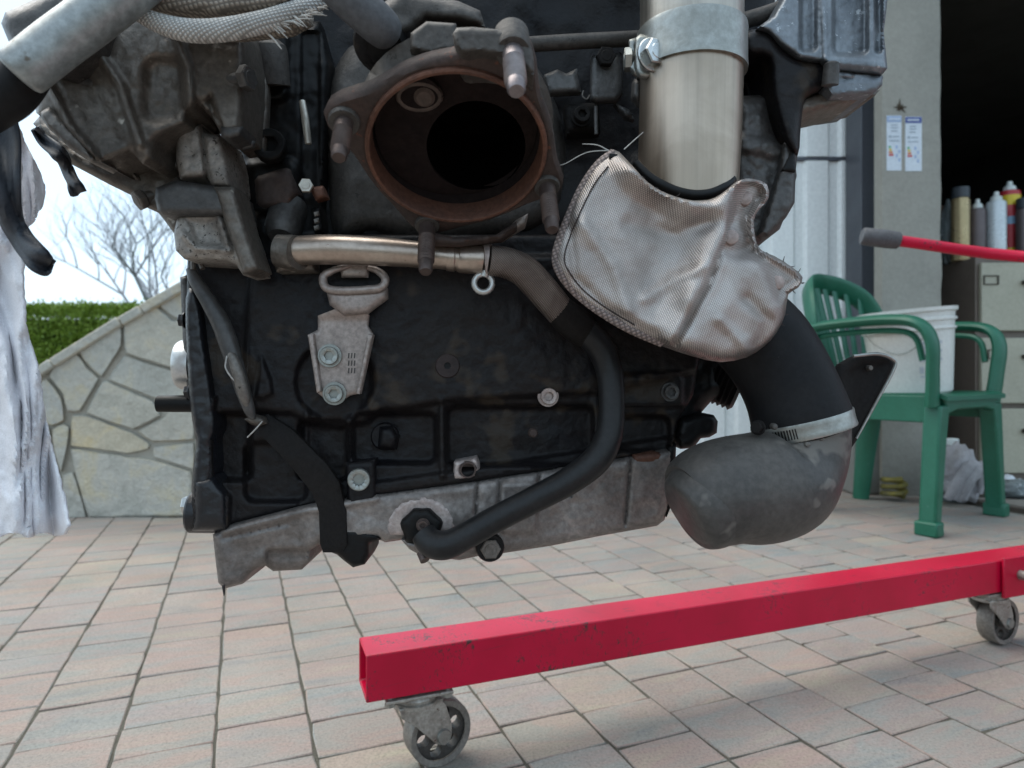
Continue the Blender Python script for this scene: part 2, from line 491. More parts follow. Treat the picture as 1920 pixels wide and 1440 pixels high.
def rag_mat():
    m, n, l, b = new_mat('grubby_white_cotton')
    g = n.new('ShaderNodeNewGeometry'); v = g.outputs['Position']
    a = tex_noise(n, l, v, 14, 6, .65, 1.2); f = tex_noise(n, l, v, 900, 2, .5)
    r = ramp(n, [(.26, (.50, .47, .46)), (.42, (.70, .69, .72)), (.7, (.78, .78, .82))]); l.new(a, r.inputs[0])
    fr = ramp(n, [(.3, (.9, .9, .9)), (.7, (1.06, 1.06, 1.06))]); l.new(f, fr.inputs[0])
    l.new(mixc(n, l, 1.0, r.outputs[0], fr.outputs[0], 'MULTIPLY'), b.inputs['Base Color'])
    b.inputs['Roughness'].default_value = .9; b.inputs['Sheen Weight'].default_value = .2
    b.inputs['Subsurface Weight'].default_value = .0
    wv = tex_noise(n, l, v, 1100, 2, .5)
    bp = n.new('ShaderNodeBump'); bp.inputs['Strength'].default_value = .25; bp.inputs['Distance'].default_value = .0008
    l.new(wv, bp.inputs['Height']); l.new(bp.outputs[0], b.inputs['Normal'])
    return m
MT['rag'] = rag_mat()
MT['strap'] = grimy('dark_blue_black_webbing', (.012, .016, .024), (.045, .05, .06), .6, 0, 18, .5, 300, None, .4, 500)

def paint_mat():
    """crimson machine paint with chips through to dark steel"""
    m, n, l, b = new_mat('chipped_red_paint')
    g = n.new('ShaderNodeNewGeometry'); v = g.outputs['Position']
    a = tex_noise(n, l, v, 7, 4, .6); 
    mp = n.new('ShaderNodeMapping'); mp.inputs['Scale'].default_value = (1, 1, .55); l.new(v, mp.inputs[0])
    ch = tex_noise(n, l, mp.outputs[0], 150, 6, .75, 1.6)
    mask = tex_noise(n, l, v, 14, 3, .6)
    r = ramp(n, [(.35, (.44, .001, .028)), (.7, (.58, .002, .042))]); l.new(a, r.inputs[0])
    mu = n.new('ShaderNodeMath'); mu.operation = 'MULTIPLY_ADD'; mu.inputs[1].default_value = .6; l.new(mask, mu.inputs[0]); l.new(ch, mu.inputs[2])
    cr = ramp(n, [(.99, (0, 0, 0)), (1.0, (1, 1, 1))])
    sub = n.new('ShaderNodeMath'); sub.operation = 'SUBTRACT'; sub.inputs[1].default_value = -.0; l.new(mu.outputs[0], sub.inputs[0])
    # arrises rubbed through: where the rounded normal departs from the flat one
    bv = n.new('ShaderNodeBevel'); bv.samples = 6; bv.inputs['Radius'].default_value = .0035
    dt = n.new('ShaderNodeVectorMath'); dt.operation = 'DOT_PRODUCT'; l.new(bv.outputs[0], dt.inputs[0]); l.new(g.outputs['True Normal'], dt.inputs[1])
    er = n.new('ShaderNodeMapRange'); er.inputs['From Min'].default_value = .995; er.inputs['From Max'].default_value = .80; er.inputs['To Max'].default_value = .30; l.new(dt.outputs['Value'], er.inputs['Value'])
    su = n.new('ShaderNodeMath'); su.operation = 'ADD'; l.new(sub.outputs[0], su.inputs[0]); l.new(er.outputs[0], su.inputs[1])
    sc_ = n.new('ShaderNodeMapRange'); sc_.inputs['From Min'].default_value = .93; sc_.inputs['From Max'].default_value = .965; l.new(su.outputs[0], sc_.inputs['Value'])
    cr = sc_
    # long thin scratches along the beam
    mp2 = n.new('ShaderNodeMapping'); mp2.vector_type = 'TEXTURE'; mp2.inputs['Rotation'].default_value = (0, math.radians(-5), math.radians(21)); mp2.inputs['Scale'].default_value = (1 / 5., 1 / 120., 1 / 420.)
    l.new(v, mp2.inputs[0])
    scr = tex_noise(n, l, mp2.outputs[0], 1.0, 3, .55, .3); scr_r = ramp(n, [(.685, (0, 0, 0)), (.70, (.8, .8, .8))]); l.new(scr, scr_r.inputs[0])
    # grey rub marks and grease
    sm = tex_noise(n, l, v, 24, 5, .7, .8); smr = ramp(n, [(.60, (0, 0, 0)), (.78, (.55, .55, .55))]); l.new(sm, smr.inputs[0])
    base = mixc(n, l, smr.outputs[0], r.outputs[0], (.20, .010, .026))
    base = mixc(n, l, scr_r.outputs[0], base, (.16, .03, .04))
    l.new(mixc(n, l, cr.outputs[0], base, (.06, .03, .03)), b.inputs['Base Color'])
    b.inputs['Specular IOR Level'].default_value = .3
    b.inputs['Coat Weight'].default_value = .12; b.inputs['Coat Roughness'].default_value = .22
    b.inputs['Roughness'].default_value = .36
    bp = n.new('ShaderNodeBump'); bp.inputs['Strength'].default_value = .12; bp.inputs['Distance'].default_value = .001
    inv = n.new('ShaderNodeMath'); inv.operation = 'SUBTRACT'; inv.inputs[0].default_value = 1; l.new(cr.outputs[0], inv.inputs[1])
    l.new(inv.outputs[0], bp.inputs['Height']); l.new(bp.outputs[0], b.inputs['Normal'])
    return m
MT['red'] = paint_mat()
MT['steel_worn'] = grimy('worn_bare_steel', (.48, .47, .43), (.18, .14, .11), .48, .5, 40, .55, 260, (120, (.09, .035, .02), .66), .3)
MT['cast_wheel'] = grimy('dark_cast_wheel', (.055, .05, .045), (.10, .09, .08), .55, .4, 40, .5, 260, None, .3)
MT['tread'] = grimy('worn_wheel_tread', (.26, .24, .21), (.14, .125, .11), .55, .4, 40, .5, 260, None, .3)
MT['grip'] = grimy('grey_rubber_grip', (.085, .088, .095), (.06, .06, .065), .6, 0, 30, .5, 260, None, .2)

# ------------------------------------------------------------------ ground and paving
def paver_mat():
    m, n, l, b = new_mat('mottled_concrete_paver')
    g = n.new('ShaderNodeNewGeometry'); v = g.outputs['Position']
    rnd = piece_random(n, l, g)
    mp = n.new('ShaderNodeMapping'); mp.vector_type = 'TEXTURE'; mp.inputs['Rotation'].default_value = (0, 0, math.radians(22.2)); mp.inputs['Scale'].default_value = (1 / 7., 1 / 22., 1 / 10.)
    l.new(v, mp.inputs[0])
    # shift the streaks from stone to stone
    ad = n.new('ShaderNodeVectorMath'); ad.operation = 'ADD'
    cb = n.new('ShaderNodeCombineXYZ'); sc = n.new('ShaderNodeMath'); sc.operation = 'MULTIPLY'; sc.inputs[1].default_value = 37; l.new(rnd, sc.inputs[0]); l.new(sc.outputs[0], cb.inputs[2])
    l.new(mp.outputs[0], ad.inputs[0]); l.new(cb.outputs[0], ad.inputs[1])
    st = tex_noise(n, l, ad.outputs[0], 1.0, 5, .6, .5)
    c1 = ramp(n, [(.0, (.27, .265, .24)), (.14, (.31, .235, .205)), (.28, (.25, .255, .25)), (.42, (.33, .30, .24)), (.56, (.22, .23, .23)), (.68, (.27, .225, .195)), (.80, (.30, .285, .25)), (.90, (.34, .255, .22)), (1.0, (.235, .225, .205))]); l.new(rnd, c1.inputs[0])
    c2 = ramp(n, [(.30, (.195, .21, .215)), (.43, (.275, .268, .24)), (.56, (.335, .245, .215)), (.70, (.355, .31, .235))]); l.new(st, c2.inputs[0])
    c = mixc(n, l, .55, c1.outputs[0], c2.outputs[0])
    fn = tex_noise(n, l, v, 260, 5, .8)
    fr = ramp(n, [(.30, (.62, .62, .61)), (.5, (1, 1, 1)), (.64, (1.14, 1.14, 1.12)), (.70, (1.55, 1.53, 1.46))]); l.new(fn, fr.inputs[0])
    c = mixc(n, l, 1.0, c, fr.outputs[0], 'MULTIPLY')
    big = tex_noise(n, l, v, 3.5, 5, .6)
    br = ramp(n, [(.3, (.86, .86, .85)), (.7, (1.08, 1.08, 1.08))]); l.new(big, br.inputs[0])
    c = mixc(n, l, 1.0, c, br.outputs[0], 'MULTIPLY')
    spn = tex_noise(n, l, v, 26, 3, .6, 1.0); spr = ramp(n, [(.73, (0, 0, 0)), (.76, (1, 1, 1))]); l.new(spn, spr.inputs[0])
    c = mixc(n, l, spr.outputs[0], c, (.16, .15, .135))
    l.new(c, b.inputs['Base Color']); b.inputs['Roughness'].default_value = .82
    b.inputs['Specular IOR Level'].default_value = .35
    bp = n.new('ShaderNodeBump'); bp.inputs['Strength'].default_value = .5; bp.inputs['Distance'].default_value = .0012
    l.new(fn, bp.inputs['Height']); l.new(bp.outputs[0], b.inputs['Normal'])
    return m
MT['paver'] = paver_mat()
MT['sand'] = grimy('joint_sand', (.15, .14, .115), (.085, .08, .062), .95, 0, 30, .5, 700, (500, (.26, .24, .2), .62), 1.0, 420, .2, .05, bdist=.004)
MT['soil'] = grimy('garden_soil', (.09, .08, .06), (.05, .055, .03), .95, 0, 2, .5, 60, None, .5, 40)

gs = 150.0
tag(mk('ground', [(-gs, -gs, -.06), (gs, -gs, -.06), (gs, gs, -.06), (-gs, gs, -.06)], [(0, 1, 2, 3)], MT['soil']), kind='structure')

ANG = math.radians(22.2)
D1 = Vector((-math.sin(ANG), math.cos(ANG), 0)); D2 = Vector((math.cos(ANG), math.sin(ANG), 0))
ROW = .1236
pave = mk('paving', [(-4.5, -1.5, -.0022), (3.2, -1.5, -.0022), (3.2, 4.6, -.0022), (-4.5, 4.6, -.0022)], [(0, 1, 2, 3)], MT['sand'])
tag(pave, kind='structure')

def paver_mesh(s0, s1, t0, t1, rng):
    """stone with slightly broken edges: top, rounded arris, side"""
    g = .0016
    s0 += g; s1 -= g; t0 += g * .5; t1 -= g * .5
    ns, ntt = 3, 3
    ring = [(s0 + (s1 - s0) * i / ns, t0) for i in range(ns)] + [(s1, t0 + (t1 - t0) * i / ntt) for i in range(ntt)] + \
           [(s1 - (s1 - s0) * i / ns, t1) for i in range(ns)] + [(s0, t1 - (t1 - t0) * i / ntt) for i in range(ntt)]
    cs, ct = (s0 + s1) / 2, (t0 + t1) / 2
    zc = rng.uniform(-.0012, .0012); tx, ty = rng.uniform(-.004, .004), rng.uniform(-.004, .004)
    out, top, low = [], [], []
    for k, (s, t) in enumerate(ring):
        j = .0007 if k % 3 else .0004
        s += rng.uniform(-j, j); t += rng.uniform(-j, j)
        if k % 3 == 0:      # corner slightly worn
            q = rng.uniform(.0, .0022); s += (cs - s) / abs(cs - s) * q; t += (ct - t) / abs(ct - t) * q
        z = zc + (s - cs) * tx + (t - ct) * ty
        ins = rng.uniform(.0010, .0022)
        s2 = s + (cs - s) / abs(cs - s + 1e-9) * min(ins, abs(cs - s)); t2 = t + (ct - t) / abs(ct - t + 1e-9) * min(ins, abs(ct - t))
        top.append(D2 * s2 + D1 * t2 + Vector((0, 0, z)))
        low.append(D2 * s + D1 * t + Vector((0, 0, z - rng.uniform(.0010, .0018))))
        out.append(D2 * s + D1 * t + Vector((0, 0, -.02)))
    N = len(ring)
    v = top + low + out
    f = [tuple(range(N))]
    for k in range(N):
        q = (k + 1) % N
        f += [(k, k + N, q + N, q), (k + N, k + 2 * N, q + 2 * N, q + N)]
    return v, f

rng = random.Random(11)
stones = []
SEQ = [.074, .082, .098, .105, .115, .128, .14]
for k in range(-34, 34):
    s0 = -.0311 + k * ROW
    t = -2.2 + rng.uniform(0, .2)
    while t < 5.2:
        L = rng.choice(SEQ) * rng.uniform(.97, 1.03)
        c = D2 * (s0 + ROW / 2) + D1 * (t + L / 2)
        if -3.6 < c.x < 3.0 and -1.2 < c.y < 4.4 and not (c.x > 1.72 and (c - Vector((1.72, 2.70, 0))).dot(D2) > -.0):
            stones.append((s0, s0 + ROW, t, t + L, c))
        t += L
def px_size(c):
    if c.y < .6: return -1
    x, y = HX + c.x / c.y * F, HY + H / c.y * F
    if x < -40 or x > 1960 or y > 1490: return -1
    if y < 985 and 350 < x < 1240: return -1
    if y < 965 and x < 350: return -1
    return 1 / c.y
stones.sort(key=lambda q: -px_size(q[4]))
rest = Mesh()
for i, (a, b2, c, d, ctr) in enumerate(stones):
    v, f = paver_mesh(a, b2, c, d, rng)
    if i < 300 and px_size(ctr) > 0:
        mk('paver', v, f, MT['paver'], pave, angle=18)
    else:
        rest.add(v, f)
tag(rest.build('paver_field', MT['paver'], pave, angle=18), kind="stuff")

# ------------------------------------------------------------------ stone garden wall on the left
WY = 2.32                                     # its near face
def W(px, py, y=WY): return P(px, py, y)
def stone_mat():
    m, n, l, b = new_mat('pale_split_stone')
    g = n.new('ShaderNodeNewGeometry'); v = g.outputs['Position']; rnd = piece_random(n, l, g)
    c1 = ramp(n, [(0, (.44, .43, .38)), (.3, (.41, .41, .37)), (.5, (.47, .445, .375)), (.7, (.41, .41, .38)), (.88, (.50, .45, .345)), (1, (.45, .445, .405))]); l.new(rnd, c1.inputs[0])
    a = tex_noise(n, l, v, 7, 6, .65, 1.0)
    r = ramp(n, [(.35, (.84, .85, .84)), (.52, (1, 1, 1)), (.68, (1.10, 1.02, .84))]); l.new(a, r.inputs[0])
    c = mixc(n, l, 1.0, c1.outputs[0], r.outputs[0], 'MULTIPLY')
    f = tex_noise(n, l, v, 90, 5, .7); fr = ramp(n, [(.3, (.86, .86, .86)), (.7, (1.08, 1.08, 1.08))]); l.new(f, fr.inputs[0])
    c = mixc(n, l, 1.0, c, fr.outputs[0], 'MULTIPLY')
    l.new(c, b.inputs['Base Color']); b.inputs['Roughness'].default_value = .88
    hb = tex_noise(n, l, v, 22, 6, .6)
    bp = n.new('ShaderNodeBump'); bp.inputs['Strength'].default_value = .9; bp.inputs['Distance'].default_value = .014
    l.new(hb, bp.inputs['Height']); l.new(bp.outputs[0], b.inputs['Normal'])
    return m
MT['stone'] = stone_mat()
MT['mortar'] = grimy('wall_mortar', (.40, .38, .325), (.28, .265, .225), .95, 0, 12, .5, 120, None, .5)

cope = [(-60, 772), (20, 722), (72, 690), (100, 672), (227, 594), (267, 572), (345, 528), (470, 455), (620, 372)]
def cope_y(x):
    for (x0, y0), (x1, y1) in zip(cope, cope[1:]):
        if x0 <= x <= x1: return y0 + (y1 - y0) * (x - x0) / (x1 - x0)
    return cope[-1][1]
gw = empty('garden_wall', W(300, 970), 'low pale crazy-stone garden wall with sloping coping behind the hanging rag', 'wall')
core = [(-60, 978), (620, 962)] + [(x, y + 14) for x, y in cope[::-1]]
v = [W(x, y, WY + .004) for x, y in core]; n0 = len(v)
v += [q + Vector((0, .24, 0)) for q in v]
mk('wall_core', v, [tuple(range(n0)), tuple(range(n0, 2 * n0))[::-1]] + [(i, (i + 1) % n0, (i + 1) % n0 + n0, i + n0) for i in range(n0)], MT['mortar'], gw, smooth=False)
traced = [
 [(147, 660), (227, 608), (229, 647), (190, 708), (166, 688)],
 [(97, 688), (145, 662), (164, 688), (187, 710), (150, 773), (127, 773), (117, 740), (90, 705)],
 [(230, 608), (292, 572), (325, 600), (347, 602), (347, 685), (327, 693), (234, 663), (231, 645)],
 [(295, 571), (345, 543), (347, 597), (327, 597)],
 [(227, 672), (232, 666), (327, 696), (347, 688), (360, 690), (360, 752), (335, 754), (290, 749), (201, 712)],
 [(190, 715), (200, 714), (289, 753), (303, 780), (250, 807), (160, 775)],
 [(256, 809), (306, 783), (332, 756), (365, 756), (365, 825), (283, 829)],
 [(134, 778), (158, 778), (250, 811), (282, 832), (280, 843), (243, 852), (130, 836)],
 [(72, 718), (88, 709), (116, 745), (121, 790), (97, 800), (72, 790)],
 [(97, 804), (120, 793), (130, 800), (127, 838), (114, 887), (100, 842)],
 [(130, 841), (240, 856), (283, 861), (360, 885), (360, 968), (165, 972), (138, 880)],
 [(286, 838), (365, 829), (365, 881), (286, 857)],
 [(117, 890), (136, 884), (150, 920), (162, 973), (117, 974)],
 [(-60, 800), (70, 722), (70, 792), (94, 803), (97, 842), (-60, 842)],
 [(-60, 846), (98, 846), (113, 890), (113, 974), (-60, 975)],
 [(350, 543), (480, 470), (480, 685), (364, 690), (350, 684)],
 [(364, 694), (480, 690), (480, 830), (368, 825), (368, 754)],
 [(368, 830), (480, 834), (480, 962), (364, 966)],
 [(484, 468), (618, 393), (618, 700), (484, 690)],
 [(484, 694), (618, 704), (618, 958), (484, 960)]]
rw = random.Random(5)
for pl in traced:
    mx_, my_ = sum(a for a, _ in pl) / len(pl), sum(b for _, b in pl) / len(pl)
    q = []
    for k in range(len(pl)):
        a, b = pl[k], pl[(k + 1) % len(pl)]
        m = max(2, int(math.hypot(a[0] - b[0], a[1] - b[1]) / 16))
        for t in range(m):
            jx, jy = (rw.uniform(-.9, .9), rw.uniform(-.9, .9)) if t else (0, 0)
            x_, y_ = a[0] + (b[0] - a[0]) * t / m + jx, a[1] + (b[1] - a[1]) * t / m + jy
            L = math.hypot(mx_ - x_, my_ - y_)
            ins = .9 if t else 2.2
            q.append((x_ + (mx_ - x_) / L * ins, y_ + (my_ - y_) / L * ins))
    N = len(q)
    pr = rw.uniform(.006, .016)
    tx_, tz_ = rw.uniform(-.02, .02), rw.uniform(-.02, .02)
    dp = lambda a, b: WY - pr + (tx_ * (a - mx_) + tz_ * (b - my_)) * WY / F
    fr = [W(a + (mx_ - a) * .045, b + (my_ - b) * .045, dp(a, b) + rw.uniform(-.0015, .0015)) for a, b in q]
    md = [W(a, b, dp(a, b) + .006) for a, b in q]
    bk = [W(a, b, WY + .02) for a, b in q]
    mk('stone', fr + md + bk, [tuple(range(N))] + [(k + o_ * N, (k + 1) % N + o_ * N, (k + 1) % N + (o_ + 1) * N, k + (o_ + 1) * N) for o_ in (0, 1) for k in range(N)], MT['stone'], gw, angle=30)
for k, ((x0, y0), (x1, y1)) in enumerate(zip(cope, cope[1:])):
    a, b = W(x0 + 1, y0, WY), W(x1 - 1, y1, WY)
    u = (b - a); L = u.length; u.normalize(); nz = Vector((-u.z, 0, u.x))
    M = Matrix.Translation(a + nz * rw.uniform(-.004, .004)) @ Matrix(((u.x, 0, nz.x, 0), (0, 1, 0, 0), (u.z, 0, nz.z, 0), (0, 0, 0, 1)))
    box('coping_slab', 0, L, -.03, .27, -.034, 0, MT['stone'], gw, bevel=.006, M=M)
rest_b = Mesh()

# ------------------------------------------------------------------ hedge and bare tree beyond the wall
def leaf_mat(name, stops):
    m, n, l, b = new_mat(name)
    g = n.new('ShaderNodeNewGeometry')
    a = tex_noise(n, l, g.outputs['Position'], 2.2, 4, .6)
    mm = n.new('ShaderNodeMath'); mm.operation = 'MULTIPLY_ADD'; mm.inputs[1].default_value = .45; l.new(g.outputs['Random Per Island'], mm.inputs[0])
    m2 = n.new('ShaderNodeMath'); m2.operation = 'MULTIPLY'; m2.inputs[1].default_value = .6; l.new(a, m2.inputs[0]); l.new(m2.outputs[0], mm.inputs[2])
    r = ramp(n, stops); l.new(mm.outputs[0], r.inputs[0]); l.new(r.outputs[0], b.inputs['Base Color'])
    b.inputs['Roughness'].default_value = .6
    b.inputs['Transmission Weight'].default_value = 0
    return m
MT['hedge'] = leaf_mat('hedge_leaves', [(.15, (.07, .13, .015)), (.45, (.17, .27, .025)), (.8, (.26, .36, .05))])
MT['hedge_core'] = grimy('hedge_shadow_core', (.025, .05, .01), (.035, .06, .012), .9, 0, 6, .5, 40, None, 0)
HYD = 7.0
hz1 = H + (700 - 576) / F * HYD
hd = empty('hedge', (-4.6, HYD + .5, -.06), 'clipped green hedge showing above the sloping stone wall', 'hedge')
hx0, hx1 = -6.5, -2.2
box('hedge_dark_core', hx0, hx1, HYD + .12, HYD + .95, -.06, hz1 - .12, MT['hedge_core'], hd, bevel=0)  # solid box; the shade between the leaves is put into its dark green
lv, lf = [], []
rh = random.Random(3)
for i in range(46000):
    x = rh.uniform(hx0, hx1)
    if rh.random() < .75:
        y = HYD + abs(rh.gauss(0, .06)) + .04 * noise.noise(Vector((x * 3, i % 7, 0))); z = rh.uniform(.2, hz1 + .02)
    else:
        y = rh.uniform(HYD, HYD + .9); z = hz1 + rh.gauss(0, .03) + .06 * noise.noise(Vector((x * 4, 2, 1)))
    z = min(z, hz1 + .08 + .05 * rh.random())
    d = Vector((rh.uniform(-.7, .7), rh.uniform(-1, .3), rh.uniform(.1, 1.2))).normalized()
    s = d.cross(Vector((rh.uniform(-1, 1), rh.uniform(-1, 1), .2))).normalized()
    L, wd = rh.uniform(.022, .05), rh.uniform(.006, .012)
    p = Vector((x, y, z)); k = len(lv)
    lv += [p - s * wd, p + d * L * .5 - s * wd * 1.1 + s * 0, p + d * L, p + s * wd]
    lf.append((k, k + 1, k + 2, k + 3))
tag(mk('foliage', lv, lf, MT['hedge'], hd, smooth=False), kind='stuff')

MT['bark'] = grimy('bare_tree_bark', (.36, .36, .38), (.26, .26, .28), .9, 0, 10, .5, 80, None, .2)
rt = random.Random(21)
trees = []
def grow(mesh, p, d, L, r, depth):
    q = p + d * L * .5 + Vector((rt.uniform(-.1, .1), rt.uniform(-.1, .1), rt.uniform(-.02, .1))) * L
    e = q + (d + Vector((rt.uniform(-.25, .25), rt.uniform(-.25, .25), .05))).normalized() * L * .5
    mesh.add(*tube_data([p, q, e], [r, r * .8, r * .6], 5 if depth < 2 else 4, 2, False))
    if depth >= 6 or L < .1: return
    for _ in range(3 if depth < 4 else 2):
        a = (d + Vector((rt.uniform(-.85, .85), rt.uniform(-.85, .85), rt.uniform(-.15, .55)))).normalized()
        grow(mesh, e if rt.random() < .6 else q, a, L * rt.uniform(.62, .86), r * .56, depth + 1)
for tx, ty, tl in ((-4.75, 8.9, 'bare leafless tree with fine grey twigs rising behind the hedge'),):
    t0 = empty('bare_tree', (tx, ty, -.06), tl, 'tree')
    tk = Mesh().add(*tube_data([(tx, ty, -.06), (tx + .04, ty, .7), (tx + .0, ty, 1.25)], [.085, .07, .055], 10, 4, False))
    tk.build('trunk', MT['bark'], t0)
    cr = Mesh()
    for k in range(7):
        a = k * 2.4
        grow(cr, Vector((tx, ty, 1.0 + .06 * (k % 4))), Vector((math.cos(a) * .75, math.sin(a) * .6, .75)).normalized(), .72, .028, 1)
    cr.build('crown', MT['bark'], t0)

# ------------------------------------------------------------------ garage front on the right
MT['concrete'] = grimy('grey_rendered_concrete', (.335, .325, .285), (.27, .262, .23), .9, 0, 5, .5, 60, (34, (.19, .18, .155), .71), .5, 70, bdist=.004)
MT['slab'] = grimy('garage_floor_concrete', (.26, .245, .215), (.18, .165, .14), .85, 0, 4, .5, 60, None, .4)
MT['inner'] = grimy('shade_dark_plaster', (.055, .055, .05), (.03, .03, .028), .95, 0, 3, .5, 40, None, .2)  # dark plaster: the shade of the unlit interior is put into the colour
MT['white_sheet'] = grimy('white_coated_sheet', (.84, .865, .85), (.80, .825, .81), .35, 0, 3, .4, 60, None, .05)
MT['anthracite'] = grimy('anthracite_profile', (.085, .092, .108), (.065, .07, .083), .4, .1, 6, .4, 80, None, .05)
MT['black_gap'] = grimy('black_gap_shade', (.012, .014, .018), (.02, .02, .024), .6, 0, 6, .4, 80, None, .05)  # stands for the dark gap beside the pillar; shade put into the colour
PYD = 2.72
px0, px1 = (1654 - HX) / F * PYD, (1769 - HX) / F * PYD
ga = empty('garage', (px0, PYD, 0), 'concrete garage front with rough pillar and dark open interior', 'building')
# pillar with slightly broken right arris
pv, pf = [], []
zs = [i * .06 for i in range(-1, 42)]
for z in zs:
    j = .006 * noise.noise(Vector((z * 6, 0, 1))) + .004 * noise.noise(Vector((z * 21, 3, 1)))
    xr = px1 + j - (z - .5) * .004
    pv += [Vector((px0, PYD + .06, z)), Vector((px0, PYD, z)), Vector((xr - .012, PYD, z)), Vector((xr, PYD + .012, z)), Vector((xr, PYD + .06, z))]
for i in range(len(zs) - 1):
    for k in range(5):
        a, b = i * 5 + k, i * 5 + (k + 1) % 5
        pf.append((a, b, b + 5, a + 5))
mk('pillar', pv, pf, MT['concrete'], ga, angle=60)
box('lintel', px0 - 2.2, px0 + 3.6, PYD + .01, PYD + .29, 2.42, 3.2, MT['concrete'], ga)
box('end_pillar', px1 + 2.6, px1 + 3.0, PYD, PYD + .3, 0, 2.418, MT['concrete'], ga)
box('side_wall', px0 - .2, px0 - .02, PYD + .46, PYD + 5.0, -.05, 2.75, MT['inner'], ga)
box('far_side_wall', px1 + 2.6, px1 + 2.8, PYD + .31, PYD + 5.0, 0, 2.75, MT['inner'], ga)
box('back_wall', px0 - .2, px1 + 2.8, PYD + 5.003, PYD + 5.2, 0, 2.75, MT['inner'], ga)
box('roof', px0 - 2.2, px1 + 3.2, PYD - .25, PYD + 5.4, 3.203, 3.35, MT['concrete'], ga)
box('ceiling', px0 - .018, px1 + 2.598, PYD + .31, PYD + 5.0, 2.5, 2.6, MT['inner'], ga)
# rough beam deep inside
MT['old_wood'] = grimy('old_brown_timber', (.10, .055, .035), (.05, .03, .02), .8, 0, 8, .5, 90, None, .3)
box('shelf_board', 2.55, 4.1, 4.6, 4.9, 1.62, 1.66, MT['old_wood'], ga)
box('shelf_board', 2.55, 4.1, 4.6, 4.9, 1.30, 1.34, MT['old_wood'], ga)
# floor slab, its edge along the paving joints
s_a = Vector((1.74, 2.70, 0)); s_b = s_a - D1 * 1.7
sp = [s_a, s_b, Vector((s_b.x + 2.6, s_b.y, 0)), Vector((4.6, 7.9, 0)), Vector((1.3, 7.9, 0)), Vector((1.3, 3.2, 0)), Vector((1.55, 3.02, 0))]
n0 = len(sp)
tag(mk('garage_floor', [q + Vector((0, 0, .018)) for q in sp] + [q + Vector((0, 0, -.055)) for q in sp],
       [tuple(range(n0)), tuple(range(n0, 2 * n0))[::-1]] + [(i, (i + 1) % n0, (i + 1) % n0 + n0, i + n0) for i in range(n0)], MT['slab'], smooth=False, bevel=.004), kind='structure')
MT['edging'] = grimy('dark_timber_edging', (.11, .085, .065), (.06, .05, .04), .85, 0, 14, .5, 120, None, .4)
M = Matrix.Translation(s_b) @ Matrix(((D1.x, D2.x, 0, 0), (D1.y, D2.y, 0, 0), (0, 0, 1, 0), (0, 0, 0, 1)))
tag(box('threshold_edging', 0, 1.72, -.035, -.003, -.03, .014, MT['edging'], None, M=M), kind='structure')

# white ribbed door leaf beside the pillar
DYD = 3.05
dl = empty('sliding_door', ((1450 - HX) / F * DYD, DYD, 0), 'white ribbed metal door leaf with anthracite frame left of the pillar', 'door')
xa, xb = (1150 - HX) / F * DYD, (1617 - HX) / F * DYD
prof = []
x = xb
per = .158
k = 0
while x > xa:
    prof += [(x, 0), (x - .094, 0), (x - .108, .016), (x - .144, .016)]
    x -= per
def corr(z0, z1, nm):
    v, f = [], []
    for (a, y) in prof: v += [Vector((a, DYD + y, z0)), Vector((a, DYD + y, z1))]
    m_ = len(prof)
    for (a, y) in prof: v += [Vector((a, DYD + y + .012, z0)), Vector((a, DYD + y + .012, z1))]
    for i in range(m_ - 1):
        f.append((2 * i, 2 * i + 1, 2 * i + 3, 2 * i + 2)); o_ = 2 * m_
        f.append((o_ + 2 * i, o_ + 2 * i + 2, o_ + 2 * i + 3, o_ + 2 * i + 1))
        f.append((2 * i, 2 * i + 2, o_ + 2 * i + 2, o_ + 2 * i)); f.append((2 * i + 1, o_ + 2 * i + 1, o_ + 2 * i + 3, 2 * i + 3))
    mk(nm, v, f, MT['white_sheet'], dl, angle=12)
zj = H + (700 - 297) / F * DYD
corr(.05, zj - .010, 'ribbed_sheet'); corr(zj + .010, 2.4, 'ribbed_sheet')
box('cross_rail', xa, xb, DYD + .004, DYD + .05, zj - .0095, zj + .0095, MT['anthracite'], dl, bevel=.001)
fx0, fx1, fx2 = (1615 - HX) / F * 2.9, (1646 - HX) / F * 2.9, (1672 - HX) / F * 2.9
box('frame_post', fx0, fx1, 2.9, 3.04, .0, 2.4, MT['anthracite'], dl, bevel=.003)
box('gap_dark_strip', fx1 + .002, fx2, 2.905, 3.04, .0, 2.4, MT['black_gap'], dl, bevel=.003)  # solid strip added where the gap to the pillar looks black
box('bottom_rail', xa, xb, DYD - .012, DYD + .04, -.05, .048, MT['anthracite'], dl, bevel=.003)

